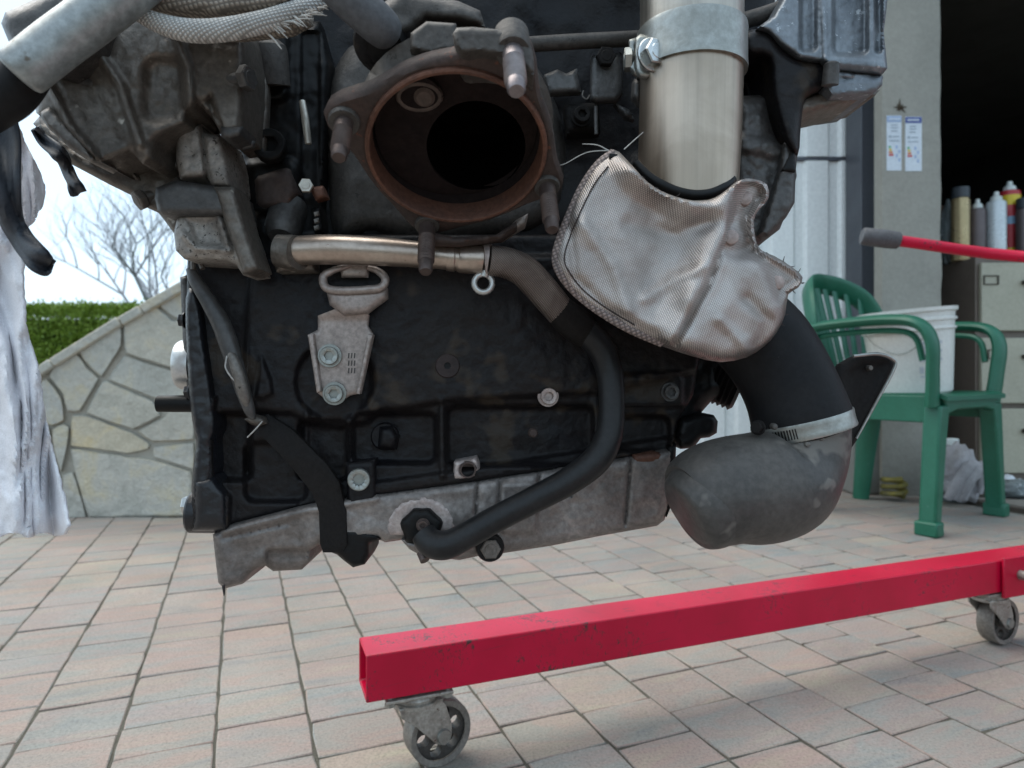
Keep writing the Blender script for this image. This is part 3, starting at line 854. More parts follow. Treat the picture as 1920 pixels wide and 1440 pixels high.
# the two stickers and the dark blotch on the pillar
MT['paper'] = grimy('pale_label_paper', (.60, .66, .72), (.55, .61, .68), .5, 0, 10, .4, 90, None, 0)
MT['blue_ink'] = grimy('blue_print', (.06, .09, .30), (.05, .08, .26), .5, 0, 10, .4, 90, None, 0)
MT['pale_ink'] = grimy('faded_blue_print', (.30, .40, .60), (.34, .44, .62), .5, 0, 10, .4, 90, None, 0)
MT['grey_ink'] = grimy('grey_print', (.30, .36, .42), (.34, .40, .46), .5, 0, 10, .4, 90, None, 0)
inks = {c: grimy(c + '_print', v_, v_, .5, 0, 10, .4, 90, None, 0) for c, v_ in (('green', (.05, .35, .12)), ('yellow', (.65, .5, .05)), ('orange', (.6, .2, .04)), ('red', (.5, .05, .05)))}
def sticker(x0, x1, y0, y1, label, head):
    def R(nm, a0, a1, b0, b1, mat, par, dy):
        p, q = P(a0, b1, PYD), P(a1, b0, PYD)
        return box(nm, p.x, q.x, PYD - dy - .0006, PYD - dy, p.z, q.z, mat, par, bevel=0)
    s = empty('energy_sticker', P((x0 + x1) / 2, y1, PYD), label, 'sticker')
    R('paper', x0, x1, y0, y1, MT['paper'], s, .0008)
    R('header', x0 + .5, x1 - .5, y0 + 1, y0 + 12, MT[head], s, .0018)
    for i in range(6):
        R('header_lettering', x0 + 4 + i * 3.7, x0 + 6.6 + i * 3.7, y0 + 4.5, y0 + 8.5, MT['paper'], s, .0030)
    for k, (a, b, c, d) in enumerate(((8, 20, 17, 19), (8, 21, 22, 24), (8, 20, 28, 30), (4, 9, 37, 41), (11, 24, 38, 40), (5, 24, 46, 48))):
        R('small_print', x0 + a, x0 + b, y0 + c, y0 + d, MT['grey_ink'], s, .0018)
    for k, c in enumerate(('green', 'yellow', 'orange', 'red')):
        R('rating_arrow', x0 + 4, x0 + 8 + k * 1.6, y0 + 57 + k * 5, y0 + 60.5 + k * 5, inks[c], s, .0018)
    for k in range(4):
        R('rating_mark', x0 + 17 + (k % 2) * 5, x0 + 20.5 + (k % 2) * 5, y0 + 56 + k * 8, y0 + 62 + k * 8, MT['pale_ink'], s, .0018)
sticker(1662, 1690, 217, 320, 'faded pale blue label sticker on the pillar, the left one', 'pale_ink')
sticker(1697, 1728, 219, 321, 'label sticker with dark blue header on the pillar, the right one', 'blue_ink')
MT['rust_spot'] = grimy('dark_wall_stain', (.03, .022, .012), (.08, .055, .03), .9, 0, 90, .5, 300, None, .3)
c0 = P(1687, 201, PYD)
sv = [c0 + Vector((math.cos(a) * r, -.002, math.sin(a) * r)) for a, r in [(k * math.pi / 8, (.022, .008, .014, .006, .026, .009, .012, .007, .02, .006, .015, .01, .012, .006, .024, .009)[k] * 1.35) for k in range(16)]]
sv += [q + Vector((0, .004, 0)) for q in sv]
tag(mk('wall_blotch', sv + [c0 + Vector((0, -.007, 0))], [(i, (i + 1) % 16, 32) for i in range(16)] + [(i, (i + 1) % 16, (i + 1) % 16 + 16, i + 16) for i in range(16)], MT['rust_spot']),
    'small dark splayed blotch stuck on the pillar above the stickers', 'blotch')

# ------------------------------------------------------------------ filing cabinet with cans
MT['cab_side'] = grimy('brown_cabinet_steel', (.17, .14, .115), (.13, .105, .085), .5, .1, 5, .5, 80, None, .1)
MT['cab_front'] = grimy('beige_drawer_steel', (.43, .415, .325), (.36, .345, .27), .45, .05, 5, .5, 80, (40, (.22, .18, .12), .72), .1)
MT['cab_dark'] = grimy('dark_label_holder', (.07, .06, .045), (.05, .045, .035), .5, .3, 20, .5, 100, None, .1)
CY = 3.0
cx0 = (1829 - HX) / F * CY; cx1 = cx0 + .47
ctop = H + (700 - 482) / F * CY
cab = empty('filing_cabinet', (cx0 + .23, CY + .3, .018), 'beige and brown steel filing cabinet inside the garage', 'cabinet')
box('cabinet_body', cx0, cx1, CY, CY + .62, .018, ctop, MT['cab_side'], cab, bevel=.004)
for (ya, yb, lx, ly) in ((494, 621, 1858, 525), (634, 756, 1866, 664), (766, 886, 1857, 803)):
    p, q = P(1831, yb, CY), P(1831, ya, CY)
    dr = box('drawer', cx0 + .012, cx1 - .012, CY - .022, CY - .002, p.z, q.z, MT['cab_front'], cab, bevel=.004)
    c = P(lx, ly, CY - .023)
    fm = Mesh()
    for a in ((-.034, .034, .017, .021), (-.034, .034, -.021, -.017), (-.034, -.029, -.017, .017), (.029, .034, -.017, .017)):
        fm.box(c.x + a[0], c.x + a[1], CY - .0275, CY - .0215, c.z + a[2], c.z + a[3])
    fm.build('label_holder', MT['cab_dark'], dr, smooth=False)
    box('pull_handle', cx0 + .19, cx0 + .29, CY - .045, CY - .021, c.z - .02, c.z - .002, MT['cab_dark'], dr, bevel=.004)
p = P(1857, 823, CY - .024)
box('paper_label', p.x - .03, p.x + .03, CY - .0236, CY - .0226, p.z - .018, p.z + .02, MT['paper'], cab, bevel=0)

MT['gold'] = grimy('gold_can_paint', (.42, .33, .18), (.36, .28, .15), .3, .6, 10, .4, 90, None, 0)
MT['cap_black'] = grimy('dark_can_cap', (.035, .045, .055), (.03, .04, .05), .4, 0, 10, .4, 90, None, 0)
MT['brown_can'] = grimy('brown_can_paint', (.13, .105, .105), (.11, .09, .09), .35, .3, 10, .4, 90, None, 0)
MT['silver_can'] = grimy('silver_can_paint', (.55, .60, .62), (.48, .53, .56), .3, .3, 10, .4, 90, None, 0)
MT['can_white'] = grimy('white_can_top', (.62, .66, .64), (.55, .60, .58), .4, .1, 10, .4, 90, None, 0)
MT['can_red'] = grimy('red_can_print', (.42, .03, .04), (.36, .02, .03), .35, .1, 10, .4, 90, None, 0)
MT['can_yellow'] = grimy('yellow_can_print', (.65, .50, .03), (.6, .45, .02), .35, .1, 10, .4, 90, None, 0)
MT['can_blue'] = grimy('blue_can_print', (.25, .40, .55), (.2, .35, .5), .35, .1, 10, .4, 90, None, 0)
def can(px, ytop, y, rpx, label, mat, capmat, capkind='dome', bands=()):
    c = P(px, 500, y); r = rpx / F * y; zt = H + (700 - ytop) / F * y; z0 = ctop + .001
    o = empty('spray_can', (c.x, y, z0), label, 'can', 'spray cans on the filing cabinet')
    hc = .05 if capkind == 'tall' else .045
    lathe('can_body', [(r * .3, 0), (r * .97, 0), (r, .006), (r, zt - z0 - hc - .012), (r * .9, zt - z0 - hc - .002), (r * .3, zt - z0 - hc)], (c.x, y, z0), (0, 0, 1), mat, o)
    if capkind == 'tall': lathe('cap', [(r * .3, 0), (r * .96, 0), (r * .96, hc * .95), (r * .88, hc), (r * .2, hc)], (c.x, y, zt - hc), (0, 0, 1), capmat, o)
    else: lathe('cap', [(r * .5, 0), (r * .62, .002), (r * .55, hc * .45), (r * .28, hc * .62), (r * .25, hc), (r * .1, hc)], (c.x, y, zt - hc), (0, 0, 1), capmat, o)
    for f0, f1, bm_ in bands:
        hh = zt - z0 - hc - .012
        lathe('print_band', [(r * .9, hh * f0), (r * 1.012, hh * f0), (r * 1.012, hh * f1), (r * .9, hh * f1)], (c.x, y, z0), (0, 0, 1), bm_, o)
can(1801, 352, 3.12, 15.5, 'gold spray can with dark cap, leftmost on the cabinet', MT['gold'], MT['cap_black'], 'tall')
can(1833, 374, 3.12, 14, 'brown spray can with pale nozzle beside the gold one', MT['brown_can'], MT['can_white'])
can(1868, 360, 3.10, 16.5, 'silver-white spray can with pale domed top', MT['silver_can'], MT['can_white'])
can(1893, 341, 3.22, 17.5, 'red and yellow printed spray can, tallest on the cabinet', MT['can_red'], MT['can_white'], 'dome', ((.82, .96, MT['can_yellow']), (.55, .66, MT['can_blue']), (.1, .22, MT['can_yellow'])))
can(1853, 385, 3.30, 12, 'yellow spray can half hidden behind the silver-white one', MT['can_yellow'], MT['cap_black'])
can(1922, 372, 3.14, 15, 'dark brown spray can cut by the right edge of the picture', MT['brown_can'], MT['cap_black'], 'tall')
# crumpled clear bag left of the cans
MT['film'] = grimy('crumpled_grey_film', (.22, .26, .27), (.08, .10, .10), .3, 0, 30, .6, 120, (60, (.6, .65, .65), .64), .8, 60, bdist=.01)
def blob(name, c, sx, sy, sz, mat, parent=None, amp=.25, sc=9, seg=20, rings=14, base=None):
    v, f = [], []
    c = Vector(c)
    for i in range(rings + 1):
        th = math.pi * i / rings
        for j in range(seg):
            a = 2 * math.pi * j / seg
            d = Vector((math.sin(th) * math.cos(a), math.sin(th) * math.sin(a), math.cos(th)))
            k = 1 + amp * noise.noise(d * 2.2 + c * sc) + amp * .5 * noise.noise(d * 5 + c * sc)
            q = c + Vector((d.x * sx, d.y * sy, d.z * sz)) * k
            if base is not None: q.z = max(q.z, base)
            v.append(q)
    for i in range(rings):
        for j in range(seg):
            a, b = i * seg + j, i * seg + (j + 1) % seg
            f.append((a, b, b + seg, a + seg))
    return mk(name, v, f, mat, parent, angle=80)
q = P(1778, 410, 3.2)
tag(blob('plastic_bag', (q.x, 3.2, ctop + .13), .035, .04, .14, MT['film'], None, .45, 9, base=ctop + .001), 'crumpled clear plastic bag at the left end of the cabinet top', 'bag')

# ------------------------------------------------------------------ green garden chair with bucket
MT['green'] = grimy('green_garden_plastic', (.006, .10, .055), (.016, .135, .082), .42, 0, 9, .6, 120, (60, (.05, .15, .11), .68), .12)
CA = math.radians(35)
fl = Vector((1.287, 2.05, 0)); ux = Vector((math.cos(CA), math.sin(CA), 0)); uy = Vector((-math.sin(CA), math.cos(CA), 0))
co = fl + ux * .255
ch = empty('garden_chair', co, 'green plastic garden armchair on the paving holding a white bucket', 'chair')
def K(x, y, z): return co + ux * x * .9 + uy * y + Vector((0, 0, z))
# front frame: tapering legs joined by an arch under the seat lip
outl = [(-.300, 0), (-.262, 0), (-.215, .28), (-.19, .345), (-.12, .372), (.12, .372), (.19, .345), (.215, .28), (.262, 0), (.300, 0), (.268, .30), (.255, .425), (-.255, .425), (-.268, .30)]
for sgn in (-1, 1):
    q = [(sgn * .305, 0), (sgn * .262, 0), (sgn * .212, .30), (sgn * .19, .40), (sgn * .262, .40), (sgn * .274, .30)]
    n0 = len(q)
    lg = mk('front_leg', [K(a, -.022, b) for a, b in q] + [K(a - sgn * .0, .030, b) for a, b in q],
       [tuple(range(n0)), tuple(range(n0, 2 * n0))[::-1]] + [(i, (i + 1) % n0, (i + 1) % n0 + n0, i + n0) for i in range(n0)], MT['green'], ch, bevel=.008, seg=3)
    ft = Mesh().add([K(sgn * .285 + a, .004 + b, z) for z in (0, .045) for a, b in ((-.028, -.034), (.028, -.034), (.028, .034), (-.028, .034))], [(0, 1, 5, 4), (1, 2, 6, 5), (2, 3, 7, 6), (3, 0, 4, 7), (0, 3, 2, 1), (4, 5, 6, 7)])
    ft.build('foot', MT['green'], lg, bevel=.006)
    tube('rear_leg', [K(sgn * .20, .44, 0), K(sgn * .205, .42, .22), K(sgn * .21, .40, .42)], [.020, .026, .034], MT['green'], ch, 12, 4, sx=1.5)
aq = [(-.20, .372), (-.12, .385), (.12, .385), (.20, .372), (.235, .435), (-.235, .435)]
n0 = len(aq)
mk('seat_apron', [K(a, -.020, b) for a, b in aq] + [K(a, .012, b) for a, b in aq], [tuple(range(n0)), tuple(range(n0, 2 * n0))[::-1]] + [(i, (i + 1) % n0, (i + 1) % n0 + n0, i + n0) for i in range(n0)], MT['green'], ch, bevel=.006)
for sgn in (-1, 1):
    aq = [(.02, .345), (.40, .345), (.42, .43), (.0, .43)]
    mk('side_apron', [K(sgn * .235, a, b) for a, b in aq] + [K(sgn * .255, a, b) for a, b in aq], [(0, 1, 2, 3), (7, 6, 5, 4)] + [(i, (i + 1) % 4, (i + 1) % 4 + 4, i + 4) for i in range(4)], MT['green'], ch, bevel=.004)
# seat: dished panel with rolled front lip
sv, sf = [], []
NX, NY = 18, 16
for s_ in (0, 1):
    for j in range(NY + 1):
        for i in range(NX + 1):
            x, y = -.25 + .5 * i / NX, -.035 + .46 * j / NY
            z = .440 - .022 * (1 - (x / .25) ** 2) * min(1, (y + .035) / .12) - .012 * (y / .42)
            if y < 0: z -= 8 * y * y * 1.2
            sv.append(K(x, y, z - .014 * s_))
st = (NX + 1) * (NY + 1)
for j in range(NY):
    for i in range(NX):
        a = j * (NX + 1) + i
        sf += [(a, a + 1, a + NX + 2, a + NX + 1), (a + st, a + st + NX + 1, a + st + NX + 2, a + st + 1)]
for j in range(NY):
    for i in (0, NX):
        a = j * (NX + 1) + i; sf.append((a, a + NX + 1, a + NX + 1 + st, a + st))
for i in range(NX):
    for j in (0, NY):
        a = j * (NX + 1) + i; sf.append((a, a + 1, a + 1 + st, a + st))
mk('seat', sv, sf, MT['green'], ch, angle=40)
def BK(x, z):
    t = (z - .42) / .42
    return K(x, .405 + .10 * t - .085 * (x / .26) ** 2 * (.4 + .6 * t), z)
top = [(-.275, .60), (-.262, .70), (-.215, .79), (-.12, .838), (0, .85), (.12, .838), (.215, .79), (.262, .70), (.275, .60)]
tube('back_rim', [BK(a, b) for a, b in top], [.030, .034, .038, .040, .041, .040, .038, .034, .030], MT['green'], ch, 14, 5, sx=.32, up=(0, 0, 1))
tube('back_lower_rail', [BK(a, .475 + .0 * a) for a in (-.24, -.12, 0, .12, .24)], .026, MT['green'], ch, 12, 4, sx=.4, up=(0, 0, 1))
for i in range(8):
    xt = -.205 + .41 * i / 7
    zt = .83 - .95 * abs(xt) ** 2.1
    tube('back_slat', [BK(xt * .82, .47), BK(xt * .92, .62), BK(xt, zt)], [.019, .0185, .018], MT['green'], ch, 10, 4, sx=.30, up=tuple(ux))
for sgn in (-1, 1):
    tube('arm_rest', [BK(sgn * .272, .66), K(sgn * .295, .30, .668), K(sgn * .30, .12, .672), K(sgn * .298, .03, .655), K(sgn * .288, -.005, .60), K(sgn * .272, -.002, .50), K(sgn * .255, .006, .40)],
         [.030, .034, .036, .036, .036, .036, .038], MT['green'], ch, 14, 6, sx=.5, up=tuple(ux))
    tube('arm_lip', [BK(sgn * .262, .625), K(sgn * .272, .30, .636), K(sgn * .276, .12, .638), K(sgn * .272, .05, .615), K(sgn * .262, .03, .54)], .010, MT['green'], ch, 8, 5)

MT['bucket'] = grimy('white_bucket_plastic', (.72, .73, .70), (.62, .625, .59), .4, 0, 5, .5, 120, (30, (.45, .44, .40), .74), .06)
MT['bucket_ink'] = grimy('grey_bucket_print', (.46, .50, .55), (.52, .55, .58), .5, 0, 10, .4, 200, None, 0)
bc = K(-.035, .15, .432)
bax = (Vector((-.085, .0, 1))).normalized()
bk = empty('bucket', bc, 'white plastic bucket with ribbed rim standing on the green chair', 'bucket')
hb = .284
lathe('bucket_shell', [(.05, .002), (.112, 0), (.117, .006), (.136, hb - .075), (.142, hb - .072), (.142, hb - .066), (.137, hb - .064), (.139, hb - .045), (.146, hb - .042), (.146, hb - .035), (.140, hb - .033), (.142, hb - .016), (.150, hb - .012), (.151, hb), (.143, hb), (.139, hb - .03), (.112, .012), (.04, .012)], bc, bax, MT['bucket'], bk, 40, angle=30)
bx_, by_, bz_ = frame(bax)
def BS(a, h, r_off=.0012):
    r = .1172 + (.136 - .117) * (h - .006) / (hb - .081) + r_off
    return bc + (bx_ * math.cos(a) + by_ * math.sin(a)) * r + bz_ * h
def patch(name, a0, a1, h0, h1, mat, par, off=.0012):
    n_ = 6
    v = [BS(a0 + (a1 - a0) * i / n_, h, off) for h in (h0, h1) for i in range(n_ + 1)]
    v += [BS(a0 + (a1 - a0) * i / n_, h, off - .0025) for h in (h0, h1) for i in range(n_ + 1)]
    f = [(i, i + 1, i + n_ + 2, i + n_ + 1) for i in range(n_)]
    return mk(name, v, f, mat, par, angle=60)
am = math.atan2((Vector((-.5, -1, 0))).dot(by_), (Vector((-.5, -1, 0))).dot(bx_))
am2 = am + .42
for k in range(5): patch('label_print', am2 - .30, am2 + (.22 if k % 2 else .28), .165 - k * .014, .174 - k * .014, MT['bucket_ink'], bk)
for k in range(3): patch('label_print', am2 - .30 + (.14 if k < 2 else 0), am2 + .10, .085 - k * .014, .090 - k * .014, MT['bucket_ink'], bk)
patch('label_mark', am2 - .30, am2 - .20, .070, .092, MT['bucket_ink'], bk)
wr = [BS(am - .75, hb - .05, .012), BS(am - .35, hb - .075, .018), BS(am, hb - .10, .014), BS(am + .2, hb - .085, .012)]
tube('wire_handle', [BS(am - 1.2, hb - .05, .014), BS(am - .8, hb - .11, .012), BS(am - .3, hb - .145, .012), BS(am + .1, hb - .12, .012), BS(am + .32, hb - .055, .014)], .0016, MT['zinc'], bk, 8, 6)

# ------------------------------------------------------------------ clutter by the garage threshold
MT['clear_box'] = grimy('grey_plastic_tub', (.24, .24, .22), (.15, .15, .135), .4, 0, 6, .5, 120, None, .1)
gx0, gx1 = (1598 - HX) / F * 2.75, (1660 - HX) / F * 2.75
tb = empty('storage_tub', ((gx0 + gx1) / 2, 2.85, 0), 'grey plastic tub standing behind the chair legs', 'tub')
box('tub_body', gx0, gx1, 2.74, 3.0, 0, .27, MT['clear_box'], tb, bevel=.012, seg=3)
box('tub_lid', gx0 - .008, gx1 + .008, 2.73, 3.01, .272, .30, MT['anthracite'], tb, bevel=.008)
MT['trig_red'] = MT['can_red']
sbp = P(1778, 905, 2.62); sb = empty('spray_bottle', (sbp.x, 2.62, 0.0), 'clear spray bottle with red and white trigger under the chair', 'bottle')
lathe('bottle_body', [(.01, 0), (.036, 0), (.04, .008), (.04, .12), (.03, .16), (.014, .19), (.014, .2), (.005, .2)], (sbp.x, 2.62, 0.0), (0, 0, 1), MT['film'], sb)
box('trigger_head', sbp.x - .022, sbp.x + .035, 2.605, 2.635, .215, .245, MT['can_white'], sb, bevel=.005)
box('trigger_collar', sbp.x - .02, sbp.x + .02, 2.602, 2.638, .195, .214, MT['can_red'], sb, bevel=.004)
box('trigger', sbp.x - .03, sbp.x - .018, 2.612, 2.628, .165, .214, MT['can_red'], sb, bevel=.003)
MT['grey_rag'] = grimy('dirty_white_rag', (.46, .45, .47), (.28, .27, .28), .9, 0, 12, .5, 300, None, .5, 40, bdist=.008)
rp_ = P(1795, 925, 2.55)
rg = empty('floor_rag', (rp_.x, 2.55, 0), 'bunched dirty white rag lying at the garage threshold', 'rag')
blob('bunched_cloth', (rp_.x, 2.55, .115), .075, .07, .10, MT['grey_rag'], rg, .4, 11, 28, 20, base=.001)
for k in range(4):
    a = k * .9
    tube('cloth_fold', [(rp_.x - .07 + .02 * k, 2.50, .03), (rp_.x - .05 + .02 * k, 2.475, .10 + .02 * (k % 2)), (rp_.x + .0 + .02 * k, 2.48, .16), (rp_.x + .05, 2.50, .11 - .02 * k)], [.014, .018, .016, .010], MT['grey_rag'], rg, 10, 5)
MT['yellow_black'] = grimy('yellow_black_cord', (.03, .03, .028), (.30, .25, .03), .5, 0, 26, .55, 120, None, .2)
q = P(1676, 905, 2.62)
tag(tube('coiled_cord', [(q.x + .04 * math.cos(t * .7), 2.62 + .04 * math.sin(t * .7), .015 + .003 * t) for t in range(26)], .010, MT['yellow_black'], None, 8, 3), 'small coil of black and yellow cord beside the tub', 'cord')
q = P(1885, 930, 2.62)
tag(blob('clear_bag', (q.x, 2.60, .05), .11, .06, .035, MT['film'], None, .4, 5, base=.019), 'flat crumpled clear bag on the garage floor by the cabinet', 'bag')
q = P(1880, 905, 2.8)
tag(blob('crumpled_paper', (q.x - .02, 2.74, .045), .05, .04, .03, MT['paper'], None, .5, 6, base=.019), 'pale crumpled paper lying in front of the lowest drawer', 'paper')

# ------------------------------------------------------------------ engine hoist
HU = Vector((math.cos(math.radians(21)), math.sin(math.radians(21)), 0)); HN = Vector((HU.y, -HU.x, 0))
hc0 = Vector((-.184, .820, 0))
ho = empty('engine_hoist', hc0 + HU * 1.4, 'red folding engine hoist with low leg on casters, standing on the paving', 'hoist')
def HP(t, n_, z, o=hc0, u=HU, nn=HN): return o + u * t + nn * n_ + Vector((0, 0, z))
def square_tube(name, t0, t1, hw, z0, z1, wall, mat, parent, o=hc0, u=HU, nn=HN):
    m = Mesh()
    oc = [(-hw, z0), (hw, z0), (hw, z1), (-hw, z1)]; ic = [(-hw + wall, z0 + wall), (hw - wall, z0 + wall), (hw - wall, z1 - wall), (-hw + wall, z1 - wall)]
    v = [HP(t, a, b, o, u, nn) for t in (t0, t1) for a, b in oc + ic]
    f = []
    for i in range(4):
        j = (i + 1) % 4
        f += [(i, j, j + 8, i + 8), (i + 4, i + 12, j + 12, j + 4), (i, i + 4, j + 4, j), (i + 8, j + 8, j + 12, i + 12)]
    return m.add(v, f).build(name, mat, parent, bevel=.0028, seg=3)
leg = square_tube('leg', 0, 1.45, .030, .1075, .1642, .0035, MT['red'], ho)
# joint plate with pin near the right edge
jt = 1.122
v = [HP(t, a, z) for t in (jt, jt + .42) for a, z in ((.0315, .098), (.0375, .098), (.0375, .170), (.0315, .170))]
mk('joint_plate', v, [(0, 1, 2, 3), (7, 6, 5, 4)] + [(i, (i + 1) % 4, (i + 1) % 4 + 4, i + 4) for i in range(4)], MT['red'], ho, bevel=.002)
pc = HP(jt + .042, .0375, .137)
lathe('lock_pin', [(.002, .028), (.0075, .028), (.0085, .026), (.0085, 0), (.011, 0), (.011, -.01)], pc, HN, MT['steel_worn'], ho)
tube('pin_clip', [pc + HN * .022 + Vector((0, 0, -.004)), pc + HN * .024 + HU * -.002 + Vector((0, 0, .012)), pc + HN * .03 + HU * -.004 + Vector((0, 0, .028)), pc + HN * .03 + HU * .004 + Vector((0, 0, .034)), pc + HN * .026 + HU * .009 + Vector((0, 0, .022)), pc + HN * .024 + HU * .004 + Vector((0, 0, .008))], .0014, MT['zinc'], ho, 8, 6)

def wheel_parts(c, ax, parent):
    """cast wheel with six round openings in its web"""
    x, y, z = frame(ax)
    R = .042
    ty = lathe('wheel', [(R * .80, .013), (R * .97, .0145), (R, .012), (R * 1.005, 0), (R, -.012), (R * .97, -.0145), (R * .80, -.013)], c, ax, MT['tread'], parent, 40)
    # open the ring: remove the end caps
    bm = bmesh.new(); bm.from_mesh(ty.data)
    bmesh.ops.delete(bm, geom=[f for f in bm.faces if len(f.verts) > 4], context='FACES')
    bm.to_mesh(ty.data); bm.free()
    holes = [[(math.cos(k * math.pi / 3 + .3) * R * .56 + math.cos(a) * R * .20, math.sin(k * math.pi / 3 + .3) * R * .56 + math.sin(a) * R * .20) for a in [i * math.pi / 8 for i in range(16)]] for k in range(6)]
    V, T = fill([(math.cos(i * math.pi / 24) * R * .84, math.sin(i * math.pi / 24) * R * .84) for i in range(48)], .012, holes)
    sheet('wheel_web', V, T, lambda a, b: c + x * a + y * b + z * .008, tuple(-z * .014), MT['cast_wheel'], ty, 40)
    lathe('axle_nut', [(.001, .024), (.0085, .024), (.0095, .022), (.0095, .0), (.0095, -.022), (.001, -.022)], c, ax, MT['zinc'], parent, 18)
    return ty
def caster(top, c, ax, parent):
    cs = empty('caster', top); cs.parent = parent
    cs.matrix_parent_inverse = Matrix.Translation(-world_base(parent))
    zt = .1045
    x, y, z = frame(ax)
    mk('mount_plate', [top + HU * a + HN * b + Vector((0, 0, q)) for q in (zt - .004, zt) for a, b in ((-.042, -.030), (.042, -.030), (.042, .030), (-.042, .030))], [(0, 1, 2, 3), (4, 5, 6, 7), (0, 1, 5, 4), (1, 2, 6, 5), (2, 3, 7, 6), (3, 0, 4, 7)], MT['steel_worn'], cs, bevel=.001)
    lathe('swivel_race', [(.004, .0), (.026, .0), (.028, -.004), (.027, -.008), (.030, -.009), (.030, -.014), (.024, -.017), (.004, -.017)], top + Vector((0, 0, zt - .0045)), (0, 0, 1), MT['steel_worn'], cs)
    fw = (c - top); fw.z = 0
    fd = fw.normalized()
    side = Vector((0, 0, 1)).cross(fd)
    for s in (-1, 1):
        q = [(-.028, .090), (.026, .090), (.034, .080), (fw.length + .012, c.z + .012), (fw.length + .011, c.z - .004), (fw.length + .002, c.z - .013), (fw.length - .010, c.z - .008), (-.006, .062), (-.026, .078)]
        n0 = len(q)
        v = [top * 1 + fd * a + side * s * (.020 if b > .07 else .0205) + Vector((0, 0, b)) for a, b in q] + [top * 1 + fd * a + side * s * .0175 + Vector((0, 0, b)) for a, b in q]
        mk('fork_cheek', v, [tuple(range(n0)), tuple(range(n0, 2 * n0))[::-1]] + [(i, (i + 1) % n0, (i + 1) % n0 + n0, i + n0) for i in range(n0)], MT['steel_worn'], cs, bevel=.0012)
    q = Mesh().add([top + fd * a + side * b + Vector((0, 0, z_)) for z_ in (.086, .0905) for a, b in ((-.028, -.0205), (.030, -.0205), (.030, .0205), (-.028, .0205))], [(0, 1, 2, 3), (4, 5, 6, 7), (0, 1, 5, 4), (1, 2, 6, 5), (2, 3, 7, 6), (3, 0, 4, 7)])
    q.build('fork_crown', MT['steel_worn'], cs, bevel=.0015)
    for s in (-1, 1):
        hex_bolt('mount_bolt', top + HU * s * .036 + HN * .022 + Vector((0, 0, zt - .004)), (0, 0, -1), .0065, MT['zinc'], cs, False)
    wheel_parts(c, z, cs)
    return cs
# left caster: wheel swings to the right of its swivel
wa = Vector((.50, -.866, 0))
fd_ = Vector((.866, .50, 0))
ctr = HP(.066, 0, .0425) + fd_ * .030
caster(HP(.066, 0, 0), ctr, wa, ho)
wa = Vector((.42, -.9075, 0)); fd_ = Vector((.9075, .42, 0))
ctr = HP(1.135, 0, .0425) + fd_ * .030
caster(HP(1.135, 0, 0), ctr, wa, ho)

# the rest of the hoist stands to the right of the picture
mt = HP(1.62, 0, 0)
square_tube('leg', 0.02, 1.50, .030, .1075, .1642, .0035, MT['red'], ho, hc0 + HN * .95 + HU * .05)
bt = Mesh()
u2, n2 = HN, -HU
v = [HP(t, a, z) for t in (1.44, 1.56) for a in (-.035, 1.12) for z in (.09, .182)]
mk('base_beam', v, [(0, 1, 3, 2), (4, 6, 7, 5), (0, 4, 5, 1), (2, 3, 7, 6), (0, 2, 6, 4), (1, 5, 7, 3)], MT['red'], ho, bevel=.004)
mm_ = HP(1.50, .47, 0)
box('mast', mm_.x - .045, mm_.x + .045, mm_.y - .045, mm_.y + .045, .183, 1.62, MT['red'], ho, bevel=.006)
boom_tip = Vector((-.016, .69, 1.60))
bb = Vector((mm_.x, mm_.y, 1.64))
tube('boom', [bb + (bb - boom_tip).normalized() * .2 + Vector((0, 0, .05)), bb + Vector((0, 0, .06)), boom_tip + Vector((0, 0, .02))], .05, MT['red'], ho, 4, 1)
tube('lifting_ram', [Vector((mm_.x - .06, mm_.y + .0, .62)), (bb + boom_tip) / 2 + Vector((.2, .05, .0))], .035, MT['black_plastic'], ho, 16, 1)
# pump handle reaching in from the right
h0, h1 = P(1660, 448, 1.50), P(1960, 486, 1.44)
hu = (h1 - h0).normalized()
tube('pump_handle', [h0 + hu * .0, h0 + hu * .3, Vector((mm_.x - .1, mm_.y + .1, .66))], .0125, MT['red'], ho, 18, 4)
gp = h0
lathe('handle_grip', [(.004, .050), (.017, .050), (.0195, .046), (.0205, .0), (.019, -.026), (.0155, -.03), (.004, -.03)], gp, -hu, MT['grip'], ho, 24)
# chain from the boom to the engine
for k in range(16):
    c = boom_tip + Vector((0, 0, -.03 - k * .034))
    s = Vector((1, 0, 0)) if k % 2 else Vector((0, 1, 0))
    ring = [c + s * math.cos(a) * .012 + Vector((0, 0, math.sin(a) * .021)) for a in [i * math.pi / 6 for i in range(13)]]
    tube('chain_link', ring, .0035, MT['zinc'], ho, 6, 1, caps=False)

# ------------------------------------------------------------------ the engine
en = empty('engine', E(830, 1040, -.08), 'grimy black car engine hung from the hoist with pipes and open exhaust flange', 'engine')

